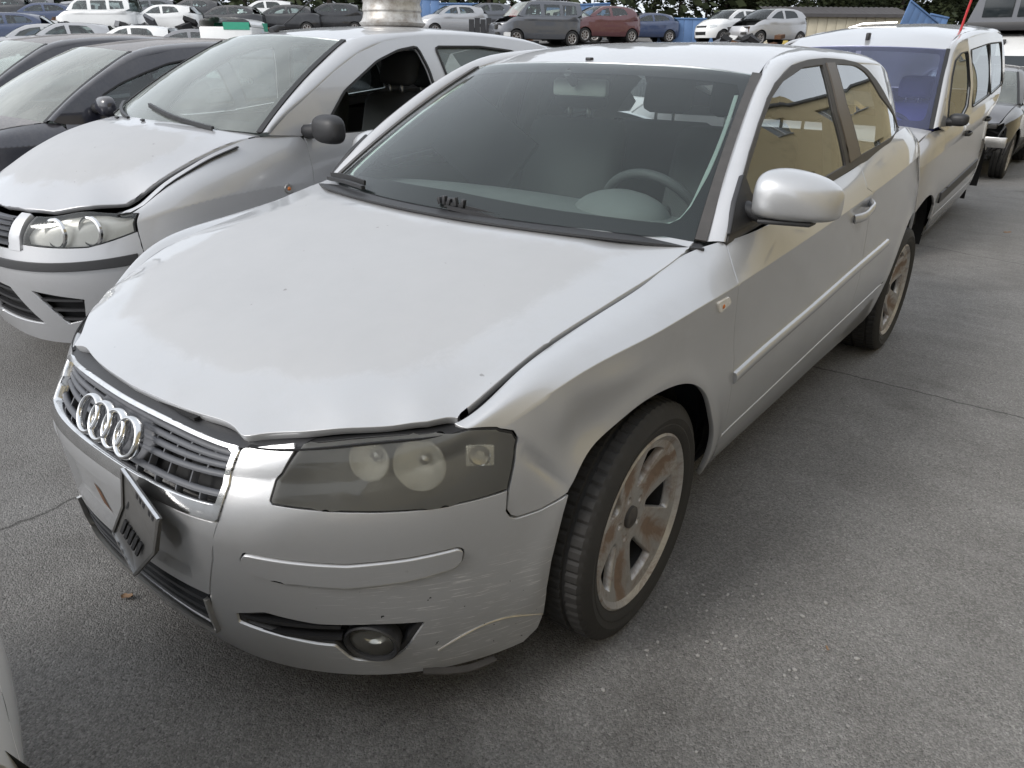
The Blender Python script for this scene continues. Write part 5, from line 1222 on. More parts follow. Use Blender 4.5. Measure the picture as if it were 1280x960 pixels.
    rl_ = np.array([[(a*(rp_[0]*1.0+(.06)*t), ye+.02+(C.L-.10-ye-.02)*t+.05*(1-a*a), (zt-.02)+(be[1]-.02-zt+.02)*t-.05*a*a*(1-t)) for t in np.linspace(0, 1, 5)] for a in np.linspace(-1.05, 1.05, 9)])
    grid_mesh('rear_window', rl_, glassm, T)
    # wheels
    pos = [(1, fy), (-1, fy), (1, ry), (-1, ry)]; proto = None
    for has, (s, y) in zip(wheels, pos):
        if not has: continue
        if proto is None or lvl:
            w = make_wheel(T, (s*(hw-.125), y, C.wr), s, 0, r=C.wr, rimr=C.wr*.66, width=.19, style='six', seg=60 if lvl else 24, spokes=7, matr='dirty alloy'); proto = w
        else:
            w = proto.copy(); COL.objects.link(w); w.location = (s*(hw-.125), y, C.wr); w.rotation_euler = (0, 0, 0 if s > 0 else PI)
            for c in proto.children: cc = c.copy(); COL.objects.link(cc); cc.parent = w
    # inside
    if inner:
        fr_ = [(0, .4), (archF[0][0]-.05, .5)]+iv(ring_pts(fy, wz, ar+.05, 150, 20, 8))+[(archF[-1][0]+.05, .5), (archR[0][0]-.05, .5)]+iv(ring_pts(ry, wz, ar+.05, 150, 20, 8))+[(archR[-1][0]+.1, .5), (X-.02, .5), (X-.02, 5.7), (3, 5.6), (uf+.13, 5.4), (uf+.12, 3.2), (.4, 3.2), (0, 3.2)]
        if not front: fr_ = [(archF[-1][0]+.05, 5.5), (archF[-1][0]+.05, .5), (archR[0][0]-.05, .5)]+iv(ring_pts(ry, wz, ar+.05, 150, 20, 8))+[(archR[-1][0]+.1, .5), (X-.02, .5), (X-.02, 5.7), (3, 5.6)]
        o = patch('inner_body', fS_, fr_, 'dark void', T, step=.12, vs=.13, off=-.045, flange=0, gap=0); both(o)
        for s in (1, -1):
            for cy in (fy, ry):
                if cy == fy and not front: continue
                P = np.array([[(x, cy+(ar+.02)*math.cos(a), wz+(ar+.02)*math.sin(a)) for x in (s*.45, s*(hw-.05))] for a in np.linspace(R(-20), R(200), 14)]); grid_mesh('wheel_housing', P, 'dark void', T)
                V = [(s*.45, cy, wz)]+[(s*.45, cy+(ar+.02)*math.cos(a), wz+(ar+.02)*math.sin(a)) for a in np.linspace(0, 2*PI, 16, endpoint=False)]; mesh('wheel_housing', V, [(0, 1+i, 1+(i+1) % 16) for i in range(16)], 'dark void', T, False)
        box('floor_pan', (-.44, .4 if front else fy+.4, C.z[0][1]+.02), (.44, C.L-.25, C.z[0][1]+.08), 'dark void', T, 0); box('floor_pan', (-(hw-.08), fy+ar+.06, C.z[0][1]+.03), (hw-.08, ry-ar-.06, C.z[0][1]+.09), 'dark void', T, 0)
        yb, zb = C.wsb[1], C.wsb[2]
        ds = np.array([[(x, yb+dy, zb+dz-.04*x*x) for dy, dz in ((-.13, -.03), (.05, -.01), (.25, -.02), (.36, -.06), (.36, -.3), (.28, -.55))] for x in np.linspace(-hw*.83, hw*.83, 11)]); grid_mesh('dashboard', ds, 'dash grey', T)
        if seats:
            for x in (.36, -.36): seat('front_seat', T, x, yb+.98, C.z[0][1]+.33, .50, seats if isinstance(seats, str) else 'dark fabric', h=.60 if C.roof[0][1] < 1.6 else .62)
            for x in (.32, -.32): seat('rear_seat', T, x, min(yb+1.85, C.ra-.25), C.z[0][1]+.36, .56, seats if isinstance(seats, str) else 'dark fabric', h=.52)
        for s in (1, -1):
            dc = np.array([[(s*(hw*.86), y, z) for z in np.linspace(C.z[0][1]+.1, C.belt[1][1]-.01, 4)] for y in np.linspace(yb+.1, C.ra-.2, 4)]); grid_mesh('door_card', dc, 'interior plastic', T)
        lin = np.array([[(x, y, C.R(np.array([[x, y]]))[0]-.045) for y in np.linspace(yt+.08, ye-.05, 6)] for x in np.linspace(-rl[1][2]*.85, rl[1][2]*.85, 7)]); grid_mesh('roof_lining', lin, 'lining grey', T)
        if lvl:
            sw = bpy.data.objects.new('steering_wheel', None); COL.objects.link(sw); sw.parent = T; sw.location = (.36, yb+.44, zb-.10); sw.rotation_euler = (R(-62), 0, 0)
            sweep('steering_rim', [(.18*math.cos(a), .18*math.sin(a), 0) for a in np.linspace(0, 2*PI, 30, endpoint=False)], circle_prof(.016, 8), 'interior plastic', sw, closed=True, angle=None)
    return T

def engine_bay(T, C, seed=None):
    """open engine bay: inner wings, slam panel, engine lump, battery, hoses"""
    r_ = random.Random(seed if seed is not None else hash(T.name) % 1000); z0 = C.hood_z
    e = box('engine', (-.36, .35, .38), (.30, .85, z0-.10), 'oily metal', T, .03)
    for k in range(10):
        x, y = r_.uniform(-.5, .5), r_.uniform(.12, .85); s = [r_.uniform(.05, .16) for _ in range(3)]
        box('engine_part', (x-s[0], y-s[1], z0-.28), (x+s[0], y+s[1], z0-.12+r_.uniform(-.02, .10)), r_.choice(['oily metal', 'black plastic', 'rusty iron', 'grey plastic']), e, .012)
    for k in range(5):
        p = [(r_.uniform(-.6, .6), r_.uniform(.05, .9), z0-.12+r_.uniform(-.15, .06)) for _ in range(4)]
        tube('hose', smooth_line(p, 12), .014, 'rubber seal', e, 6)
    box('slam_panel', (-.60, .10, z0-.10), (.60, .16, z0-.05), 'oily metal', T, .006); box('crash_beam', (-.58, .03, .42), (.58, .09, .52), 'oily metal', T, .01)
    return e
def add_mirror(T, C, y, z, mat, side=(1, -1), size=1.0, out=.155):
    x0 = float(C.g(y, z))
    for s in side:
        bm = bmesh.new(); bmesh.ops.create_uvsphere(bm, u_segments=20, v_segments=12, radius=1)
        for v in bm.verts:
            c = v.co; q = lambda t, e: math.copysign(abs(t)**e, t)
            v.co = Vector((s*(x0+out+q(c.x, .7)*.095*size), y+.02+q(c.y, .8)*(.065 if c.y < 0 else .03)*size, z+.02+q(c.z, .7)*.062*size))
        o = bm_obj('door_mirror', bm, mat, T)
        sweep('mirror_arm', [(s*(x0-.01), y, z), (s*(x0+.03), y+.004, z+.004), (s*(x0+out*.6), y+.015, z+.01)], circle_prof(.032, 10), 'black plastic', o)
# ---------------------------------------------------------------- neighbouring cars
def build_neighbours():
    C = CarShape(**PUNTO)
    C.lamp = [(.395, 3.62), (.41, 5.80), (.60, 5.92), (.80, 5.75), (.925, 4.60), (.918, 3.62), (.678, 3.40)]
    C.hood_gap = .020; C.lamp[4] = (C.S.u[5]+.078, 4.60); C.lamp[5] = (C.S.u[5]+.076, 3.62)
    C.slots = [[(.0, .75), (.0, 1.85), (.30, 1.75), (.42, .85)][0:0] or [(.01, .72), (.01, 1.9), (.27, 1.75), (.40, .80)], [(.40, 1.75), (.62, 1.55), (.60, 1.0), (.52, .85)]]
    sur = [(1.02, 1.04), (1.12, 1.11), (1.26, 1.19), (1.44, 1.29), (1.60, 1.365), (1.78, 1.42), (2.0, 1.452), (2.3, 1.462), (2.7, 1.452), (3.0, 1.42), (3.25, 1.34), (3.42, 1.22), (3.48, 1.16)]
    w1 = [(1.285, .985), (1.30, 1.06), (1.452, 1.205), (1.696, 1.335), (1.85, 1.385), (1.985, 1.405), (2.02, 1.30), (2.05, 1.07), (1.7, 1.03)]
    w2 = [(2.16, 1.07), (2.14, 1.25), (2.11, 1.405), (2.45, 1.41), (2.72, 1.39), (2.86, 1.30), (2.96, 1.14), (2.5, 1.09)]
    T = build_car(C, 'silver hatchback with gaping black bonnet shut line and a wheel rim on its roof', 'bright silver paint', (-2.188, .455, 0), -.044, roofmat='roof silver paint', win=[w1, w2], surround=sur, missing=(0,), wmat='bright silver paint',
                  bonnet_mat='punto bonnet paint', strip=(2.44, 2.78, .86), wsm='pale windscreen', glassm='pale sky side glass', doors=(1.165, 2.07, 2.98))
    add_mirror(T, C, 1.20, 1.04, 'black plastic')
    # open shut line of the bonnet: dark channel under its edge
    for k in (1, -1):
        sweep('bonnet_channel', [C.S.pn([u], [5.98])[0][0]*[k, 1, 1]+np.array([-.004*k, 0, -.012]) for u in np.linspace(C.S.u[5]-.05, C.S.u[9], 14)], rect_prof(.06, .004), 'dark void', T)
    # wipers, aerial, washer jets, badge-sized repeater
    for a0, a1 in ((-.86, -.22), (-.10, .70)):
        p = [C.w(np.array([a]), np.array([t]))[0]+np.array([0, -.012, .012]) for a, t in ((a1, -.01), (a1*.6+a0*.4, .035), (a0, .12))]
        o = sweep('wiper', smooth_line(p, 12), rect_prof(.014, .012), 'black plastic', T)
        sweep('wiper_blade', [q+np.array([0, -.004, -.006]) for q in smooth_line(p, 12)], rect_prof(.006, .016), 'rubber seal', o)
    rz_ = C.R(np.array([[-.05, 1.62]]))[0]
    a = sweep('aerial_base', [(-.05, 1.60, rz_), (-.05, 1.64, rz_+.022), (-.05, 1.68, rz_+.028)], circle_prof(.016, 10), 'black plastic', T, scale=[1.5, 1, .6]); tube('aerial', [(-.05, 1.66, rz_+.025), (-.05, 1.86, rz_+.16), (-.05, 2.10, rz_+.34)], .0035, 'black plastic', a, 6)
    for x in (-.27, .02):
        z = C.H(np.array([[x, .80]]))[0]; bm = bmesh.new(); bmesh.ops.create_uvsphere(bm, u_segments=12, v_segments=8, radius=1, matrix=Matrix.Translation((x, .80, z+.006)) @ Matrix.Diagonal((.017, .011, .006, 1))); bm_obj('washer_jet', bm, 'black plastic', T)
    p, n = C.S.pn([inv_yz(C.S, 1.045, .81)[0]], [inv_yz(C.S, 1.045, .81)[1]]); b = lathe('repeater_hole', [(.0, .022), (.006, .020), (.006, .010), (.003, .0001)], 'satin metal', T, n=20); b.location = p[0]; b.rotation_euler = Vector(n[0]).to_track_quat('X', 'Z').to_euler()
    lathe('repeater_bulb', [(.004, .010), (.010, .006), (.012, .0001)], 'amber', b, n=14)
    mb = lathe('mirror_base_ring', [(.0, .052), (.010, .050), (.013, .040), (.004, .036)], 'bright silver paint', T, n=28); mb.location = (float(C.g(1.25, 1.03))+.0, 1.25, 1.03); mb.rotation_euler = (0, 0, -.4)
    # wheel rim lying on the roof
    yr, xr = 2.42, -.02; zr = C.R(np.array([[xr, yr]]))[0]+.004
    prof = [(0, .185), (.012, .197), (.02, .200), (.028, .188), (.045, .178), (.075, .172), (.085, .178), (.10, .176), (.125, .170), (.150, .178), (.165, .196), (.175, .200), (.185, .194), (.185, .180), (.15, .160), (.05, .155), (.0, .16)]
    rm = rotm3(-.044) @ Vector((xr, yr, zr)); o = lathe('wheel_rim', prof, 'steel wheel', None, n=64, axis='z'); o.location = (rm.x-2.188, rm.y+.455, rm.z)
    tag(o, 'dusty bare steel wheel rim lying flat on the silver car roof, lower of two', 'wheel rim', 'rims stacked on the roof')
    bm = bmesh.new()
    o2 = o.copy(); COL.objects.link(o2); o2.location = (rm.x-2.188+.012, rm.y+.455+.01, rm.z+.188); o2['label'] = 'bare steel wheel rim stacked on top of the lower rim, cut by the picture edge'
    for q in (o,):
        d = patch('rim_disc', lambda u, v: (np.stack([u, v, np.full(len(u), .12)], 1), np.tile([0, 0, 1.], (len(u), 1))), [(.165*math.cos(a), .165*math.sin(a)) for a in np.linspace(0, 2*PI, 40, endpoint=False)], 'steel wheel', q, holes=[[(.11*math.cos(b)+.018*math.cos(a), .11*math.sin(b)+.018*math.sin(a)) for a in np.linspace(0, 2*PI, 10, endpoint=False)] for b in np.linspace(0, 2*PI, 6, endpoint=False)], step=.04, gap=0)
        d2 = d.copy(); COL.objects.link(d2); d2.parent = o2
    # two dark cars beyond
    C = CarShape(**DARK)
    sur = [(1.30, .965), (1.42, 1.06), (1.58, 1.16), (1.76, 1.255), (1.94, 1.325), (2.2, 1.375), (2.5, 1.395), (2.9, 1.395), (3.2, 1.37), (3.5, 1.28), (3.7, 1.16), (3.78, 1.09)]
    w1 = [(1.60, 1.0), (1.61, 1.10), (1.76, 1.175), (1.92, 1.232), (2.1, 1.29), (2.3, 1.325), (2.44, 1.335), (2.50, 1.02), (2.0, .99)]
    w2 = [(2.60, 1.02), (2.55, 1.335), (2.95, 1.335), (3.2, 1.305), (3.42, 1.20), (3.50, 1.09), (3.0, 1.05)]
    T = build_car(C, 'dark blue car beside the silver one with the open shut line, dusty brown roof', 'dark blue paint', (-4.497, .181, 0), -.073, roofmat='dusty roof paint', win=[w1, w2], surround=sur, wmat='dark blue paint', wsm='dusty windscreen', doors=(1.33, 2.53, 3.40), bonnet_mat='dusty roof paint')
    add_mirror(T, C, 1.56, 1.03, 'dark blue paint')
    T = build_car(C, 'dark car at the far left edge with a bleached grey roof and cloudy windscreen', 'dark blue paint', (-6.193, .332, .05), -.014, roofmat='dusty roof paint', win=[w1, w2], surround=sur, wmat='dark blue paint', wsm='dusty windscreen', doors=(1.33, 2.53, 3.40), bonnet_mat='dusty roof paint')
    add_mirror(T, C, 1.56, 1.03, 'dark blue paint')
    # tall silver van-like car behind, nose down on its missing front wheels
    C = CarShape(**VAN)
    sur = [(.93, 1.15), (1.02, 1.26), (1.13, 1.39), (1.26, 1.52), (1.42, 1.62), (1.62, 1.685), (1.9, 1.705), (2.4, 1.71), (3.0, 1.71), (3.5, 1.70), (3.84, 1.66), (3.94, 1.5), (3.96, 1.25)]
    w1 = [(1.14, 1.14), (1.17, 1.30), (1.30, 1.47), (1.46, 1.575), (1.70, 1.615), (1.93, 1.615), (1.95, 1.35), (1.88, 1.20), (1.72, 1.145)]
    w2 = [(2.10, 1.17), (2.08, 1.62), (2.93, 1.63), (2.95, 1.19)]; w3 = [(3.0, 1.19), (2.98, 1.63), (3.70, 1.61), (3.78, 1.22)]
    T = build_car(C, 'tall silver family van behind the foreground car, resting low with no front wheels', 'van silver paint', (-.33, 5.15, -.29), 0, .062, name='family_van', cat='van', roofmat='van roof paint', glassm='van glass', win=[w1, w2, w3], surround=sur, wmat='van silver paint', wsm='blue windscreen', wheels=(0, 0, 0, 0), doors=(1.06, 2.03, 3.0), seats='blue fabric')
    add_mirror(T, C, 1.12, 1.16, 'black plastic', size=.75, out=.075)
    # black side strip along the doors
    rs = patch('side_strip', C.S.pn, inv_line(C.S, [(1.25, .52), (1.25, .60), (2.9, .62), (2.9, .54)]), 'black plastic', T, step=.05, vs=.13, off=.012, gap=0, flange=.012); mirror_copy(rs)
    z = C.R(np.array([[.02, 1.62]]))[0]; bm = bmesh.new(); add_box(bm, (.005, 1.50, z-.03), (.035, 1.56, z+.035), .008); bm_obj('washer_jet', bm, 'black plastic', T)
    for y in (2.5,): sweep('roof_bar', [(-.42, y, C.R(np.array([[-.42, y]]))[0]+.0), (-.3, y, C.R(np.array([[-.3, y]]))[0]+.022), (.0, y, C.R(np.array([[0, y]]))[0]+.02)], circle_prof(.012, 8), 'satin metal', T)
def rotm3(a): return Matrix.Rotation(a, 3, 'Z')
# ---------------------------------------------------------------- ground, building, bank, trees and the far rows
def gz(x, y):
    """the yard falls away slightly behind the foreground car, then rises to a terrace"""
    y = np.asarray(y, float); x = np.asarray(x, float); r = np.hypot(x-1.5, y+.5)
    d = -.017*np.clip(y-4.6, 0, 9); dep = (x-1.5281)*(-.6194)+(y+.5087)*.7851; b = np.clip((dep-24)/14., 0, 1); b = b*b*(3-2*b)
    far = np.clip((-x-(-2))/10., 0, 1)     # terrace only to the left of and behind the row
    return d*(1-b)+b*2.03*np.clip((4-x)/8., 0, 1)+.11*np.clip(dep-41, 0, 9)*np.clip((-x-18)/8., 0, 1)
def ground_mat():
    t = NT('asphalt'); c = t.coord('Object')
    big = t.noise(.35, 5, .6, c); mid = t.noise(2.6, 6, .65, c); fine = t.noise(95, 3, .6, c)
    v = t.node('ShaderNodeTexVoronoi'); v.inputs['Scale'].default_value = 230; t.link(c, v.inputs['Vector']); v2 = t.node('ShaderNodeTexVoronoi'); v2.inputs['Scale'].default_value = 95; t.link(c, v2.inputs['Vector'])
    base = t.mix(t.ramp(big, [(.35, 0.0), (.65, 1.0)]), (.125, .119, .112), (.185, .178, .169))
    base = t.mix(t.math('MULTIPLY', t.ramp(mid, [(.42, 0.0), (.62, 1.0)]), .55), base, (.20, .194, .186))
    sepc = t.node('ShaderNodeSeparateColor'); t.link(v.outputs['Color'], sepc.inputs[0]); sep2 = t.node('ShaderNodeSeparateColor'); t.link(v2.outputs['Color'], sep2.inputs[0])
    chip = t.ramp(sepc.outputs[0], [(.0, .62), (.55, .95), (.80, 1.12), (.94, 1.28), (1.0, 1.5)])
    base = t.mix(.85, base, chip, 'MULTIPLY'); 
    ch2 = t.math('MULTIPLY', t.ramp(sep2.outputs[1], [(.985, 0.0), (.992, 1.0)]), t.ramp(v2.outputs['Distance'], [(.30, 1.0), (.42, 0.0)])); base = t.mix(t.math('MULTIPLY', ch2, .35), base, (.34, .33, .31))
    base = t.mix(t.math('MULTIPLY', t.ramp(fine, [(.30, 1.0), (.45, 0.0)]), .6), base, (.022, .020, .018))
    sep = t.node('ShaderNodeSeparateXYZ'); t.link(c, sep.inputs[0]); X, Y = sep.outputs[0], sep.outputs[1]
    # paler out in the driven lane to the right and behind
    lane = t.math('ADD', t.math('MULTIPLY', t.math('ADD', X, -.2), .35), t.math('MULTIPLY', t.math('ADD', Y, -2.5), .05)); lane = t.ramp(t.math('ADD', lane, t.math('MULTIPLY', t.math('SUBTRACT', mid, .5), .8)), [(.0, 0.0), (1.0, 1.0)])
    base = t.mix(t.math('MULTIPLY', lane, .45), base, t.mix(1.0, (.33, .318, .30), chip, 'MULTIPLY'))
    # tyre polish / drag streaks across the lane
    st = t.noise(3.0, 5, .6, t.coord('Object', (.5, 5.0, 1))); base = t.mix(t.math('MULTIPLY', t.math('MULTIPLY', t.ramp(st, [(.52, 0.0), (.66, 1.0)]), lane), .45), base, (.27, .26, .25))
    # joints
    wob = t.math('MULTIPLY', t.math('SUBTRACT', t.noise(4, 4, .6, c), .5), .10)
    for a, b, k in ((0, 1, -2.955), (1, 0, .868), (.25, .97, -6.2)):
        d = t.math('ABSOLUTE', t.math('ADD', t.math('ADD', t.math('ADD', t.math('MULTIPLY', X, a), t.math('MULTIPLY', Y, b)), k), wob)); base = t.mix(t.math('MULTIPLY', t.ramp(d, [(.003, 1.0), (.009, 0.0)]), .7), base, (.02, .018, .016))
    stn = t.ramp(t.noise(1.1, 6, .65, c, .8), [(.60, 0.0), (.72, 1.0)]); base = t.mix(t.math('MULTIPLY', stn, .5), base, (.075, .070, .064))
    t.set(Base_Color=base, Roughness=.86); t.b.inputs['Specular IOR Level'].default_value = .35
    h = t.math('ADD', t.math('MULTIPLY', v.outputs['Distance'], -1.2), t.math('MULTIPLY', fine, .8)); t.bump(h, .55, .006); M['asphalt'] = t.m
    t = NT('bank earth'); n = t.noise(.8, 7, .7); t.set(Base_Color=t.mix(n, (.05, .045, .035), (.14, .13, .11)), Roughness=.95); M['bank earth'] = t.m
def build_ground():
    ground_mat()
    xs = np.unique(np.r_[np.linspace(-420, -60, 10), np.linspace(-60, 20, 81), np.linspace(20, 420, 11)]); ys = np.unique(np.r_[np.linspace(-300, -20, 8), np.linspace(-20, 70, 91), np.linspace(70, 520, 12)])
    P = np.array([[(x, y, float(gz(x, y))) for y in ys] for x in xs]); o = grid_mesh('ground', P, 'asphalt'); struct(o)
    if o.data.polygons[0].normal.z < 0: o.data.flip_normals()
    # loose chippings in front of the wheel and along the lane
    bm = bmesh.new(); r_ = random.Random(3)
    for k in range(150):
        if k < 60: x, y = r_.gauss(1.08, .16), r_.gauss(.97, .17)
        else: x, y = r_.uniform(.2, 2.6), r_.uniform(-.35, 4.5)
        if math.hypot(x-1.53, y+.51) < .35 or (x < .90 and y > .0): continue
        s = r_.uniform(.0018, .0042)*(1.35 if k < 30 else 1); m = Matrix.Translation((x, y, s*.5)) @ Matrix.Rotation(r_.uniform(0, 6), 4, 'Z') @ Matrix.Diagonal((s*r_.uniform(.9, 1.7), s, s*.7, 1))
        bmesh.ops.create_icosphere(bm, subdivisions=1, radius=1, matrix=m)
    stuff(bm_obj('gravel_chips', bm, 'pale stone', None, False))
def leaf(x, y, s, rz, label, z=0.004):
    P = np.zeros((7, 5, 3)); 
    for i, t in enumerate(np.linspace(0, 1, 7)):
        w = math.sin(PI*min(1, t*1.02))**.7*(.62+.25*math.sin(9*t))
        for j, a in enumerate(np.linspace(-1, 1, 5)): P[i, j] = ((t-.5)*s, a*w*s*.42, .004+.10*s*abs(a)**1.5+.16*s*abs(t-.45)**1.5)
    o = grid_mesh('dry_leaf', P, 'dry leaf'); o.location = (x, y, z); o.rotation_euler = (.15, -.1, rz); tag(o, label, 'leaf')
plain('pale stone', (.30, .29, .275), .8, var=.3, sc=60)
plain('dry leaf', (.20, .12, .065), .75, var=.4, sc=60)

def build_hall():
    """the yellow rendered building across the lane; seen mirrored in the flanks and windows"""
    t = NT('yellow render'); n = t.noise(.9, 8, .7, t.coord('Object', (1, 1, .6))); f = t.noise(9, 6, .7); c = t.mix(n, (.46, .37, .20), (.58, .48, .29)); c = t.mix(t.math('MULTIPLY', t.ramp(t.noise(.45, 8, .75), [(.55, 0.0), (.72, 1.0)]), .6), c, (.16, .12, .07)); c = t.mix(.25, c, t.mix(f, .25, .6), 'MULTIPLY') if False else c
    t.set(Base_Color=c, Roughness=.9); t.bump(f, .2, .01); M['yellow render'] = t.m
    T = thing('workshop_building', 'long yellow rendered building across the lane, mirrored in the car windows', 'building', (6.6, 0, 0))
    wins = []
    for k in range(9):
        y = -4+5.2*k; wins.append((y, y+1.5, 4.9, 5.9)); wins.append((y+.5, y+1.6, 1.5, 2.7)) if k % 2 else wins.append((y+.2, y+1.5, 1.4, 2.6))
    hs_ = [[(a, c), (b, c), (b, d), (a, d)] for a, b, c, d in wins]
    patch('wall', lambda y, z: (np.stack([np.zeros(len(y)), y, z], 1), np.tile([-1., 0, 0], (len(y), 1))), [(-9, -.2), (44, -.2), (44, 6.6), (22, 6.6), (22, 7.3), (16, 7.3), (16, 6.6), (-9, 6.6)], 'yellow render', T, holes=hs_, step=2.2, gap=0, flange=.25)
    box('wall_end', (0.0, -9.0, -.2), (9, -8.8, 6.6), 'yellow render', T, 0); box('wall_end', (0.0, 43.8, -.2), (9, 44, 6.6), 'yellow render', T, 0)
    box('roof', (-.12, -9.2, 6.6), (9, 44.2, 6.78), 'worn black trim', T, .01)
    for a, b, c, d in wins:
        w = box('window', (.16, a+.02, c+.02), (.20, b-.02, d-.02), 'window far', T, 0)
        for y in (a+.03, (a+b)/2, b-.03): box('window_bar', (.12, y-.03, c+.01), (.155, y+.03, d-.01), 'satin metal', w, 0)
        box('sill', (-.06, a-.05, c-.07), (.10, b+.05, c-.005), 'pale lining', w, 0)
plain('window far', (.10, .12, .13), .15)

# --- trees
def foliage_mat(name, a, b):
    t = NT(name); oi = t.node('ShaderNodeObjectInfo'); n = t.noise(1.3, 4, .6); f = t.math('ADD', t.math('MULTIPLY', n, .8), t.math('MULTIPLY', oi.outputs['Random'], .3)); t.set(Base_Color=t.mix(f, a, b), Roughness=.8); t.b.inputs['Specular IOR Level'].default_value = .2; M[name] = t.m
foliage_mat('evergreen leaves', (.014, .020, .010), (.045, .055, .024)); foliage_mat('olive leaves', (.030, .032, .014), (.075, .075, .032)); plain('bark', (.07, .055, .042), .95, var=.4, sc=6); plain('twigs', (.16, .13, .11), .95)
def crown_mesh(seed, h, w, nclump, conif):
    g = np.random.default_rng(seed); V = []; F = []
    ncl = nclump; cl = []
    for _ in range(ncl):
        t = g.uniform(.12, 1); rr = w*(1-t)**.75 if conif else w*math.sin(PI*min(.98, .18+t*.8))**.7
        a = g.uniform(0, 2*PI); q = rr*math.sqrt(g.uniform(.05, 1)); cl.append((q*math.cos(a), q*math.sin(a), t*h, g.uniform(.35, .85)*w*.42))
    for cx, cy, cz, cr in cl:
        m = int(240*g.uniform(.6, 1.3))
        d = g.normal(size=(m, 3)); d /= np.linalg.norm(d, axis=1, keepdims=True); p = np.array([cx, cy, cz])+d*cr*g.uniform(.35, 1, (m, 1))**.5*[1, 1, .72]
        for c in p:
            n = g.normal(size=3); n /= np.linalg.norm(n); u = np.cross(n, [.3, .2, 1]); u /= np.linalg.norm(u); v = np.cross(n, u); s = g.uniform(.065, .15); b = len(V)
            V += [c-u*s, c+v*s*.5, c+u*s*1.1, c-v*s*.5]; F.append((b, b+1, b+2, b+3))
    return np.array(V), F
def make_tree(seed, h, w, conif, mat, nclump=60):
    T = bpy.data.objects.new('evergreen_tree', None); COL.objects.link(T)
    g = random.Random(seed); tk = smooth_line([(0, 0, -.3), (g.uniform(-.1, .1), g.uniform(-.1, .1), h*.3), (g.uniform(-.2, .2), g.uniform(-.2, .2), h*.62), (g.uniform(-.2, .2), 0, h*.93)], 10)
    bm = bmesh.new(); sweep('x', tk, circle_prof(.16, 7), None, bm=bm, scale=np.linspace(1, .18, 10), upv=(0, 1, 0))
    for k in range(9):
        z = h*(.22+.07*k); a = g.uniform(0, 6.3); L = w*(.9-.05*k); p = [(0, 0, z), (L*.5*math.cos(a), L*.5*math.sin(a), z+.25*L), (L*math.cos(a), L*math.sin(a), z+.35*L)]; sweep('x', smooth_line(p, 5), circle_prof(.05, 5), None, bm=bm, scale=np.linspace(1, .3, 5))
    bm_obj('trunk', bm, 'bark', T)
    V, F = crown_mesh(seed, h*.86, w, nclump, conif); V[:, 2] += h*.14; mesh('crown', V, F, mat, T, False); return T
def bare_tree(seed, h):
    T = bpy.data.objects.new('bare_tree', None); COL.objects.link(T); g = random.Random(seed); bm = bmesh.new()
    def br(p, d, L, r, n):
        q = p+d*L; m = p+d*L*.5+Vector((g.uniform(-1, 1), g.uniform(-1, 1), 0))*L*.06
        sweep('x', [p, m, q], circle_prof(1, 5 if r > .03 else 3), None, bm=bm, scale=[r, r*.85, r*.7], upv=(.13, .99, .02), caps=False)
        if n == 0: return
        for k in range(g.choice([2, 3])):
            dd = (d+Vector((g.uniform(-1, 1), g.uniform(-1, 1), g.uniform(-.1, .5)))*.62).normalized(); br(q, dd, L*g.uniform(.62, .85), r*.62, n-1)
    br(Vector((0, 0, -.3)), Vector((0, 0, 1)), h*.30, .14, 6); bm_obj('trunk', bm, 'twigs', T); return T
def clone(o, loc, rz=0, sc=1.0, label=None):
    c = o.copy(); COL.objects.link(c); c.location = loc; c.rotation_euler = (0, 0, rz); c.scale = (sc,)*3 if not hasattr(sc, '__len__') else sc
    for ch in o.children:
        k = ch.copy(); COL.objects.link(k); k.parent = c
        for g in ch.children: q = g.copy(); COL.objects.link(q); q.parent = k
    if label: c['label'] = label
    return c
FWD = Vector((fw.x, fw.y)); FWD.normalize(); RGT = Vector((rt.x, rt.y)); RGT.normalize()
def bearing(ix, d):
    """ground position at a bearing given by picture column (0..1280) and distance"""
    v = fw*900.75+rt*(ix-640)+up*(480-42); v = Vector((v.x, v.y)).normalized(); d = d/max(.5, v.dot(FWD))
    return CAM.x+v.x*d, CAM.y+v.y*d
LANDMARKS = [(10, 'the scrap cars cut by the left edge'), (50, 'the grey four-by-four wreck'), (128, 'the torn white five-door wreck'), (210, 'the white small hatchback wreck'), (284, 'the dark wreck with a crushed nose'), (354, 'the dark open-bayed wreck'), (430, 'the rim-topped silver car'), (478, 'the stacked steel rims'), (527, 'the upright blue sheet'), (566, 'the pale silver hatchback wreck'), (612, 'the red bumper'), (668, 'the dark grey tall car'), (748, 'the maroon hatchback wreck'), (800, 'the gap right of the maroon hatchback'), (876, 'the long blue sheet wall'), (958, 'the burnt-out silver wreck'), (1043, 'the cream shed'), (1140, 'the tilted blue truck side'), (1200, 'the red pole'), (1260, 'the dark canopy on the white van'), (1330, 'the right edge of the white van')]
def where(ix):
    x, n = min(LANDMARKS, key=lambda t: abs(t[0]-ix)); d = ix-x
    return 'rising %s %s' % ('behind' if abs(d) < 12 else 'just left of' if d < 0 else 'just right of', n)
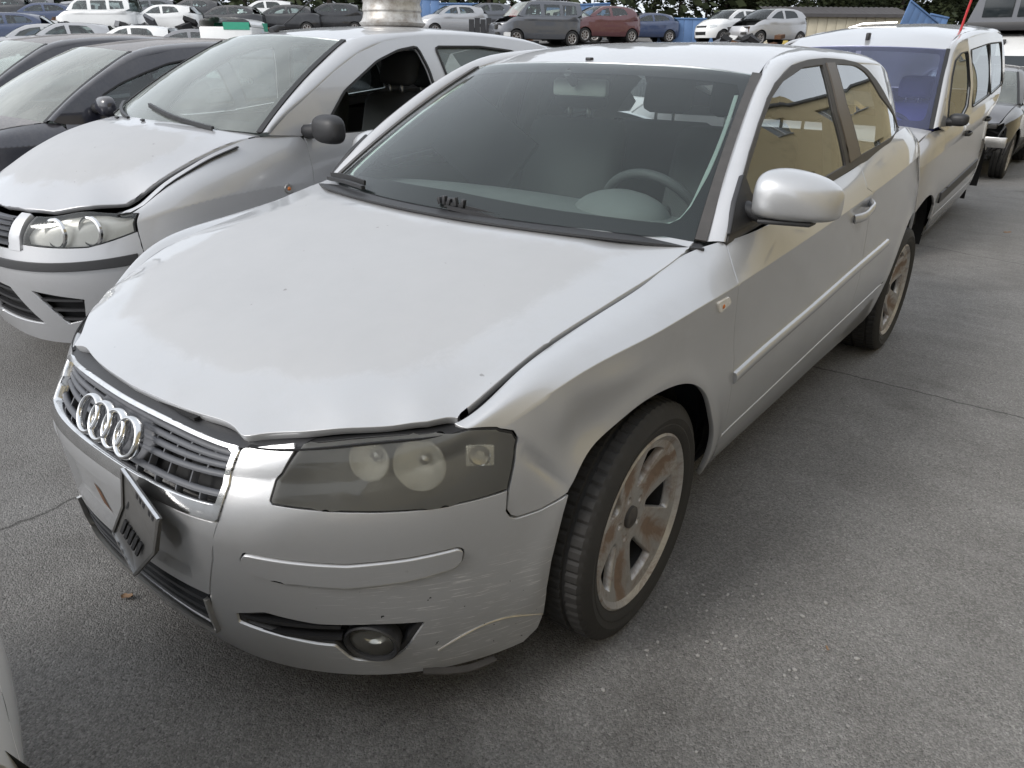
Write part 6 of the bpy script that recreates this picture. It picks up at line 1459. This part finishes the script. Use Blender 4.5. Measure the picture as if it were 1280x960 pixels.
def build_trees():
    protos = [make_tree(11, 9.5, 2.6, True, 'evergreen leaves', 70), make_tree(12, 8.5, 3.0, False, 'olive leaves', 70), make_tree(13, 10.5, 2.3, True, 'evergreen leaves', 70), make_tree(14, 7.8, 3.4, False, 'evergreen leaves', 80)]
    spots = [(-50, 1), (-10, 2), (25, 3), (60, 0), (95, 1), (135, 3), (170, 2), (205, 0), (240, 3), (275, 1), (310, 0), (345, 1), (380, 3), (415, 0), (450, 1), (482, 3), (512, 0), (580, 3), (612, 0), (640, 2), (672, 1), (765, 2), (788, 3), (815, 0), (848, 2), (905, 3), (935, 0), (960, 1), (1005, 3), (1045, 2), (1082, 0), (1122, 3), (1160, 1), (1200, 0), (1245, 3), (1290, 2), (1340, 0)]
    kinds = ['dark conical evergreen behind the yard', 'olive-green tree behind the yard', 'tall narrow evergreen behind the yard', 'broad dark bush behind the yard']
    g = random.Random(5); used = set()
    for ix, k in spots:
        d = g.uniform(54, 66); x, y = bearing(ix, d); o = protos[k]
        z = float(gz(x, y))-.2; s = g.uniform(.85, 1.2)
        if k in used: o = clone(protos[k], (x, y, z), g.uniform(0, 6), (s, s, s*g.uniform(.9, 1.15)))
        else: o.location = (x, y, z); o.rotation_euler = (0, 0, g.uniform(0, 6))
        used.add(k); o['label'] = kinds[k].replace('behind the yard', where(ix)); o['category'] = 'tree'; o['group'] = ['conical evergreens behind the yard', 'olive trees behind the yard', 'narrow evergreens behind the yard', 'bushy trees behind the yard'][k]
    b0 = bare_tree(21, 8); b1 = bare_tree(22, 7); first = True
    for i, (ix, d) in enumerate([(532, 60), (556, 66), (708, 58), (735, 64), (880, 62), (1100, 68)]):
        x, y = bearing(ix, d); o = (b0, b1)[i % 2]
        if i > 1: o = clone(o, (0, 0, 0))
        o.location = (x, y, float(gz(x, y))-.2); o.rotation_euler = (0, 0, i*1.3); o['label'] = 'leafless tree '+where(ix); o['category'] = 'tree'; o['group'] = 'bare trees behind the yard'
    # undergrowth mass at the foot of the trees
    g2 = np.random.default_rng(4); V = []; F = []
    for ix in np.arange(-140, 1460, 5.0):
        x0, y0 = bearing(ix, g2.uniform(50, 64)); zz = float(gz(x0, y0))
        for _ in range(16):
            c = np.array([x0, y0, zz])+g2.normal(size=3)*[.8, .8, 0]+[0, 0, abs(g2.normal())*1.0]; n = g2.normal(size=3); n /= np.linalg.norm(n); u = np.cross(n, [.3, .2, 1]); u /= np.linalg.norm(u); v = np.cross(n, u); s = g2.uniform(.2, .45); b = len(V); V += [c-u*s, c+v*s*.6, c+u*s, c-v*s*.6]; F.append((b, b+1, b+2, b+3))
    stuff(mesh('undergrowth', V, F, 'evergreen leaves', None, False))
# ---------------------------------------------------------------- wrecked rows on the terrace, shed, panels, stacked vans
SUR_D = [(1.30, .965), (1.58, 1.16), (1.76, 1.255), (1.94, 1.325), (2.2, 1.375), (2.5, 1.395), (2.9, 1.395), (3.2, 1.37), (3.5, 1.28), (3.7, 1.16), (3.78, 1.09)]
WIN_D = [[(1.55, 1.0), (1.76, 1.175), (1.92, 1.232), (2.1, 1.29), (2.44, 1.335), (2.50, 1.02)], [(2.60, 1.02), (2.55, 1.335), (2.95, 1.335), (3.2, 1.305), (3.42, 1.20), (3.50, 1.09)]]
SUR_P = [(1.02, 1.04), (1.12, 1.11), (1.26, 1.19), (1.44, 1.29), (1.60, 1.365), (1.78, 1.42), (2.0, 1.452), (2.3, 1.462), (2.7, 1.452), (3.0, 1.42), (3.25, 1.34), (3.42, 1.22), (3.48, 1.16)]
WIN_P = [[(1.26, 1.07), (1.452, 1.205), (1.696, 1.335), (1.985, 1.405), (2.05, 1.07)], [(2.16, 1.07), (2.11, 1.405), (2.45, 1.41), (2.72, 1.39), (2.86, 1.30), (2.96, 1.14)]]
SUR_V = [(.93, 1.15), (1.02, 1.26), (1.13, 1.39), (1.26, 1.52), (1.42, 1.62), (1.62, 1.685), (1.9, 1.705), (2.4, 1.71), (3.0, 1.71), (3.5, 1.70), (3.84, 1.66), (3.94, 1.5), (3.96, 1.25)]
WIN_V = [[(1.17, 1.18), (1.30, 1.45), (1.50, 1.58), (1.93, 1.60), (1.95, 1.18)], [(2.12, 1.18), (2.10, 1.60), (2.85, 1.61), (2.88, 1.19)], [(3.02, 1.20), (3.0, 1.61), (3.66, 1.59), (3.72, 1.24)]]
for n, c, m in (('white far paint', (.72, .72, .71), 0), ('black far paint', (.014, .014, .017), .3), ('grey far paint', (.10, .105, .12), .4), ('silver far paint', (.42, .42, .43), .5), ('maroon far paint', (.115, .035, .04), .2), ('blue far paint', (.035, .055, .12), .3), ('beige far paint', (.40, .37, .32), .3)):
    paint(n, c, metal=m, rough=.4, dust=.45, dustcol=(.36, .34, .31))
plain('blue sheet', (.085, .16, .31), .6, var=.3, sc=2); plain('red plastic', (.42, .03, .035), .4); plain('shed cream', (.50, .45, .34), .8, var=.2, sc=2); plain('shed roof', (.06, .055, .055), .7, var=.4, sc=3); plain('yellow board', (.55, .42, .12), .7); plain('green print', (.03, .30, .19), .5)
FAR = {}
def far_car(kind, label, mat, ix, d, head, dz=0.0, name='scrap_car', **k):
    key = (kind, mat, tuple(sorted((a, str(b)) for a, b in k.items()))); x, y = bearing(ix, d)
    if key not in FAR: FAR[key] = far_new(kind, label, mat, ix, d, head, dz, name, **k); return FAR[key]
    L = {'d': DARK, 'p': PUNTO, 'v': VAN}[kind]['L']; a = R(head); off = rotm3(a) @ Vector((0, -L/2, 0))
    c = clone(FAR[key], (x+off.x, y+off.y, float(gz(x, y))+dz), a); c['label'] = label; return c
def far_new(kind, label, mat, ix, d, head, dz=0.0, name='scrap_car', **k):
    sp, sur, win = {'d': (DARK, SUR_D, WIN_D), 'p': (PUNTO, SUR_P, WIN_P), 'v': (VAN, SUR_V, WIN_V)}[kind]
    C = CarShape(**sp); x, y = bearing(ix, d)
    a = R(head); off = rotm3(a) @ Vector((0, -C.L/2, 0))       # turn about the car's middle
    return build_car(C, label, mat, (x+off.x, y+off.y, float(gz(x, y))+dz), a, lvl=0, name=name, win=win, surround=sur, wmat=k.pop('wmat', mat), group=k.pop('group', None), **k)
def build_far():
    G = 'wrecked cars stacked along the back of the yard'
    side = -52                        # nose to the left in the picture
    # upper row, left to right
    far_car('d', 'grey four-by-four wreck high at the top left corner, behind the white five-door wreck', 'grey far paint', 48, 48, side+4, 0, group=G)
    far_car('d', 'dark blue bonneted wreck with a pale headlamp below the grey four-by-four', 'blue far paint', 55, 42.5, side+18, 0, group=G)
    far_car('v', 'white five-door wreck with its front torn open, largest of the far row', 'white far paint', 128, 40.5, side+3, 0, group=G, bonnet=False, lamps=False)
    far_car('d', 'silver wreck nose-on behind the torn white five-door', 'silver far paint', 92, 44, side+25, 0, group=G)
    far_car('p', 'white small hatchback wreck with a dirty rear wheel arch', 'white far paint', 210, 41, side+2, 0, group=G, bonnet=False, lamps=False)
    far_car('d', 'dark saloon-backed wreck with a crushed nose, right of the white small hatchback', 'black far paint', 284, 42, side+4, 0, group=G, bonnet=False)
    far_car('p', 'black wreck seen between the white hatchback and the dark crushed one, further back', 'black far paint', 248, 46, side+2, 0, group=G)
    far_car('d', 'dark grey wreck with an open pale engine bay, rightmost of the left-hand row', 'black far paint', 354, 43, side+8, 0, group=G, bonnet=False)
    far_car('p', 'white stripped shell squeezed behind the dark grey wreck with the open engine bay', 'white far paint', 335, 46, side+8, 0, group=G, bonnet=False)
    # lower row at the foot of the terrace
    far_car('d', 'silver scrap car low at the left edge under the dark blue wreck', 'silver far paint', 44, 30.5, side+22, 0, group=G)
    far_car('p', 'pale grey scrap car with a dark windscreen in the lower row', 'silver far paint', 84, 30.5, side+22, 0, group=G)
    far_car('p', 'white scrap car whose roof and side windows just show in the lower row', 'white far paint', 168, 30.2, side+2, 0, group=G)
    far_car('d', 'dark grey scrap car under the white hatchback in the lower row', 'grey far paint', 232, 30, side+2, 0, group=G)
    far_car('d', 'blue scrap car cut by the left edge, lower row', 'blue far paint', 2, 32.5, side+20, 0, group=G)
    far_car('d', 'white scrap car cut by the left edge, nearest of the lower row', 'white far paint', 4, 27, side+22, 0, group=G)
    # more wrecks packed in behind and above
    far_car('d', 'black wreck on its own, highest at the very left of the far row', 'black far paint', 8, 47, side+10, 0, group=G)
    far_car('p', 'silver wreck stacked above and behind the torn white five-door', 'silver far paint', 150, 49, side+8, 0, group=G)
    far_car('d', 'grey wreck roof between the two white wrecks', 'grey far paint', 188, 47, side+14, 0, group=G)
    far_car('d', 'black wreck mostly hidden behind the nose of the torn white five-door', 'black far paint', 100, 45, side+30, 0, group=G)
    far_car('p', 'dark grey low wreck beneath the dark crushed one', 'grey far paint', 290, 29.5, side+6, 0, group=G)
    far_car('p', 'black wreck right of the dark grey one, half behind the rims', 'black far paint', 415, 44, side+10, 0, group=G, bonnet=False)
    far_car('d', 'blue wreck glimpsed right of the maroon hatchback', 'blue far paint', 800, 44, side+16, 0, group=G)
    far_car('p', 'grey wreck glimpsed between the pale silver hatchback and the red bumper', 'grey far paint', 604, 46, side+24, 0, group=G)
    far_car('p', 'white wreck nose glimpsed left of the burnt-out silver wreck', 'white far paint', 912, 39, side+30, 0, group=G)
    # heaps of pulled parts between them
    for ix, d, lab in ((70, 39.5, 'heap of pulled parts left of the torn white five-door'), (172, 39.5, 'heap of dark parts between the two white wrecks'), (246, 40, 'heap of parts before the dark crushed wreck'), (322, 40.5, 'heap of parts between the dark crushed wreck and the dark grey one'), (640, 34.5, 'heap of engine parts at the nose of the dark tall car'), (932, 34.5, 'heap of burnt parts at the nose of the silver wreck')):
        x, y = bearing(ix, d); h = thing('parts_heap', lab, 'scrap heap', (x, y, float(gz(x, y))), 0, 'heaps of pulled parts'); r_ = random.Random(ix)
        for k in range(26):
            px, py, pz = r_.gauss(0, .55), r_.gauss(0, .45), abs(r_.gauss(0, .30)); s_ = [r_.uniform(.08, .30) for _ in range(3)]
            box('scrap_part', (px-s_[0], py-s_[1], pz-s_[2]*.4), (px+s_[0], py+s_[1], pz+s_[2]*.6), r_.choice(['oily metal', 'black plastic', 'rusty iron', 'grey plastic', 'satin metal', 'dark void', 'white far paint']), h, 0, rot=Matrix.Rotation(r_.uniform(-1, 1), 3, 'X') @ Matrix.Rotation(r_.uniform(-1, 1), 3, 'Z'))
    # middle and right
    far_car('p', 'pale silver hatchback wreck by the blue metal sheets', 'silver far paint', 566, 43.5, side+20, 0, group=G)
    far_car('v', 'dark grey tall car with missing bonnet and cloudy windscreen', 'grey far paint', 668, 35, side+26, 0, group=G, bonnet=False, lamps=False, wsm='dusty windscreen')
    far_car('p', 'white wreck half hidden between the dark tall car and the maroon one', 'beige far paint', 716, 41.5, 120, 0, group=G)
    far_car('p', 'maroon boxy hatchback wreck with pale headlamps', 'maroon far paint', 748, 36.5, side+26, 0, group=G)
    far_car('p', 'silver wreck with burnt-out front and no bonnet', 'silver far paint', 958, 36, side+30, .0, group=G, bonnet=False, lamps=False, glassm='dark pane')
    far_car('d', 'white low car roof just above the foreground roof, below the long blue sheet', 'white far paint', 886, 28, side+14, 0, group=G)
    # nearer roofs that show between the neighbours
    C = CarShape(**PUNTO); build_car(C, 'dusty silver car in the second row, only its roof showing between two silver cars', 'silver far paint', (-2.55, 4.75, .0), -.04, lvl=0, win=WIN_P, surround=SUR_P, wmat='silver far paint')
    # a van roof with a green stripe
    x, y = bearing(302, 27.5); o = thing('box_van', 'white van roof with a green stripe low behind the silver hatchback', 'van', (x, y, float(gz(x, y))), YAW)
    rl = np.array([[(-.85*math.cos(t)*(1 if abs(math.cos(t)) > .2 else 1), q, 1.95+.28*math.sin(t)**.5 if math.sin(t) > 0 else 1.95) for t in np.linspace(0, PI, 11)] for q in np.linspace(-1.5, .2, 5)])
    grid_mesh('roof', rl, 'white far paint', o); box('body', (-.86, -1.5, .4), (.86, .2, 1.95), 'white far paint', o, .05); box('stripe', (-.875, -.2, 1.85), (.875, .15, 2.10), 'green print', o, .0); box('rear_stripe', (-.05, -1.515, 1.86), (.80, -1.495, 2.08), 'green print', o, 0)
    for sx in (-.75, .75):
        for yy in (-1.0, -.2): w = make_wheel(o, (sx, yy, .33), 1 if sx > 0 else -1, 0, r=.33, rimr=.2, width=.18, style='none', seg=20)
    # black wreck down the row on the right, nose stripped
    C = CarShape(**DARK)
    T = build_car(C, 'black wreck with a stripped nose and bare engine bay, right of the family van', 'black far paint', (-.40, 11.1, float(gz(0, 12))+.0), 0, lvl=1, win=WIN_D, surround=SUR_D, wmat='black far paint', front=None, bonnet=True, bumper=False, lamps=False, wsm='pale windscreen', doors=(1.33, 2.53, 3.40), strip=None, bonnet_mat='dark blue paint')
    r_ = random.Random(9)
    eb = bpy.data.objects.new('bare_nose', None); COL.objects.link(eb); eb.parent = T
    box('crash_beam', (-.70, .18, .42), (.62, .24, .52), 'satin metal', eb, .01); box('bracket', (.50, .02, .47), (.84, .07, .60), 'satin metal', eb, .01); box('slam_panel', (-.66, .30, .68), (.66, .36, .74), 'oily metal', eb, .01)
    for k in range(16):
        x, y, z = r_.uniform(-.7, .75), r_.uniform(.10, .75), r_.uniform(.35, .72); s = r_.uniform(.04, .13); box('engine_part', (x-s, y-s, z-s*.7), (x+s, y+s, z+s*.7), r_.choice(['oily metal', 'black plastic', 'grey plastic']), eb, .01)
    for k in range(8): tube('hose', smooth_line([(r_.uniform(-.5, .8), r_.uniform(.05, .6), r_.uniform(.25, .75)) for _ in range(4)], 14), .014, 'rubber seal', eb, 6)
    # white van beyond it with a dark canopy lying on its roof
    Y0 = 15.0; z0 = float(gz(0, 16)); o = thing('white_van', 'tall white van behind the black wreck, dark canopy on its roof', 'van', (.05, Y0, z0))
    prof = [(.0, .35), (-.10, .8), (-.02, 1.05), (.75, 1.22), (1.35, 2.02), (1.42, 2.08), (1.75, 2.42), (2.3, 2.56), (5.2, 2.56), (5.35, 2.4), (5.4, .4)]
    zz = lambda z: .35+(z-.35)*.76
    V = []; F = []
    for sx in (-1, 1):
        for y, z in prof: V.append((sx*(1.02-.12*max(0, (z-1.1)/1.4)), y, zz(z)))
    n = len(prof); F += [(i, i+1, n+i+1, n+i) for i in range(n-1)]+[tuple(range(n))[::-1], tuple(range(n, 2*n))]
    b = mesh('body', V, F, 'white far paint', o, False); bv = b.modifiers.new('b', 'BEVEL'); bv.width = .07; bv.segments = 3; b.data.polygons.foreach_set('use_smooth', np.ones(len(b.data.polygons), bool))
    ws_ = [(x*(1.02-.12*(z-1.1)/1.4)*.93, y-.022, zz(z)+.02) for x, y, z in ((-1, .80, 1.26), (1, .80, 1.26), (1, 1.33, 2.00), (-1, 1.33, 2.00))]; ws_ += [(a, b_+.02, c-.015) for a, b_, c in ws_]
    mesh('windscreen', ws_, [(0, 1, 2, 3), (7, 6, 5, 4), (0, 4, 5, 1), (1, 5, 6, 2), (2, 6, 7, 3), (3, 7, 4, 0)], 'dark pane', o, False)
    box('roof_vent', (-.62, 1.60, 1.80), (-.57, 1.66, 1.90), 'black plastic', o, .008)
    for sx in (1, -1):
        for yy in (.9, 4.4): make_wheel(o, (sx*.86, yy, .34), sx, 0, r=.34, rimr=.21, width=.20, style='six', seg=24, spokes=6)
    t = thing('truck_canopy', 'dark canopy top with side windows lying on the white van roof', 'canopy', (-.25, Y0+1.9, z0+2.055), 0)
    pr = [(-1.0, 0), (-1.0, .16), (-.86, .62), (-.70, .70), (.70, .70), (.86, .62), (1.0, .16), (1.0, 0)]
    V = [(x, y, z) for y in (-.1, 2.3) for x, z in pr]; n = len(pr); F = [(i, n+i, n+i+1, i+1) for i in range(n-1)]+[tuple(range(n)), tuple(range(n, 2*n))[::-1], (0, n-1, 2*n-1, n)]
    mesh('shell', V, F, 'grey far paint', t, False); box('rim', (-1.02, -.13, 0), (1.02, 2.33, .14), 'black plastic', t, .01)
    for x0, x1 in ((-.78, -.30), (-.22, .30), (.38, .78)): box('canopy_window', (x0, -.125, .22), (x1, -.09, .58), 'dark pane', t, .01)
    # red pole leaning on the van-like car
    p = tube('red_pole', [(.236, 7.3, 1.58), (.255, 7.3, 1.76), (.290, 7.3, 2.02)], .010, 'red plastic', None, 8); tag(p, 'thin red pole rising from the roof of the tall silver family van', 'pole')
    # shed
    x, y = bearing(1043, 47); zt = float(gz(x, y)); sh = thing('storage_shed', 'cream panelled shed with a dark corrugated roof', 'shed', (x, y, zt), R(38.3-8)); sh.rotation_euler = (0, 0, YAW-R(4))
    for k in range(14): box('wall_panel', (-3.75+k*.54, -.02, 0), (-3.75+k*.54+.52, .04, 1.72), 'shed cream', sh, .006)
    box('wall_core', (-3.7, .06, 0), (3.75, 4.5, 1.68), 'shed cream', sh, 0)
    P = np.array([[(-4.0+.1*i, yy, 1.73+(yy+.3)*.20+.03*math.sin(i*2.1)) for yy in (-.3, 1.0, 2.4)] for i in range(82)]); grid_mesh('roof', P, 'shed roof', sh); box('fascia', (-4.0, -.34, 1.60), (4.05, -.26, 1.77), 'shed roof', sh, 0)
    box('yellow_band', (-3.7, -.06, .10), (.9, -.025, .45), 'yellow board', sh, 0); box('doorway', (.9, -.06, 0), (2.2, -.025, 1.1), 'dark void', sh, 0)
    # blue skips and sheets
    def skip(ix, d, w, h, label, tilt=0, rz=0, dz=0):
        x, y = bearing(ix, d); s = thing('blue_panel', label, 'metal sheet', (x, y, float(gz(x, y))+dz), YAW+R(rz)); s.rotation_euler = (R(-6), R(tilt), YAW+R(rz))
        n = max(3, int(w/.45))
        for k in range(n): box('sheet_panel', (-w/2+k*w/n, -.02, 0), (-w/2+(k+1)*w/n-.012, .03, h), 'blue sheet', s, .004)
        box('rail', (-w/2, -.06, h-.08), (w/2, -.025, h), 'blue sheet', s, .004); box('rail', (-w/2, .035, .1), (w/2, .09, .2), 'blue sheet', s, .004); return s
    skip(876, 44, 4.7, 1.35, 'long blue metal sheet wall between the maroon hatchback and the silver burnt wreck')
    skip(527, 46, 1.9, 1.75, 'upright blue sheet beside the steel rims', 3); skip(573, 50, 2.5, 1.3, 'dark blue low sheet behind the pale silver hatchback', 0); skip(722, 44, 3.6, 1.75, 'blue sheet edge behind the dark tall car', -3)
    skip(1140, 40, 2.3, 1.75, 'tilted blue truck side leaning beside the cream shed', 24, 20); skip(1165, 41, 1.0, 1.5, 'short blue flap right of the tilted truck side', 10, 0)
    x, y = bearing(610, 39); o = thing('board_fence', 'dark board fence piece behind the red bumper', 'fence'); [box('board', (-.7+.28*k, -.02, 0), (-.7+.28*k+.26, .02, .75+.06*(k % 2)), 'black plastic', o, 0) for k in range(5)]; o.location = (x-.3, y, float(gz(x, y))+.2); o.rotation_euler = (0, 0, YAW)
    x, y = bearing(624, 37); V, F = slab(.42, 1.5); o = mesh('red_bumper', V, F, 'red plastic', None, False); o.location = (x, y, float(gz(x, y))); o.rotation_euler = (0, R(28), YAW); tag(o, 'red plastic bumper standing on end beside the dark tall car', 'bumper')
    # white car nose at the lower left edge
    C = CarShape(**DARK)
    build_car(C, 'white car whose nose corner just enters at the lower left edge', 'white near paint', (-.4, -.6, 0), PI+.8, lvl=1, win=WIN_D, surround=SUR_D, wmat='white near paint', doors=(1.33, 2.53, 3.40))
def slab(w, h, t=.05): return [(x, y, z) for z in (0, h) for y in (-t, t) for x in (-w/2, w/2)], [(0, 1, 5, 4), (1, 3, 7, 5), (3, 2, 6, 7), (2, 0, 4, 6), (4, 5, 7, 6), (0, 2, 3, 1)]
plain('dark pane', (.02, .025, .028), .08)
# ---------------------------------------------------------------- put it together
build_ground()
build_main()
build_neighbours()
build_hall()
build_far()
build_trees()
leaf(-.25, .06, .036, .6, 'crumpled brown leaf on the asphalt below the number plate holder'); leaf(1.30, 1.08, .016, 2.2, 'tiny brown leaf on the open asphalt right of the front wheel'); leaf(1.01, 7.11, .06, .3, 'brown leaf on the lane beside the family van')
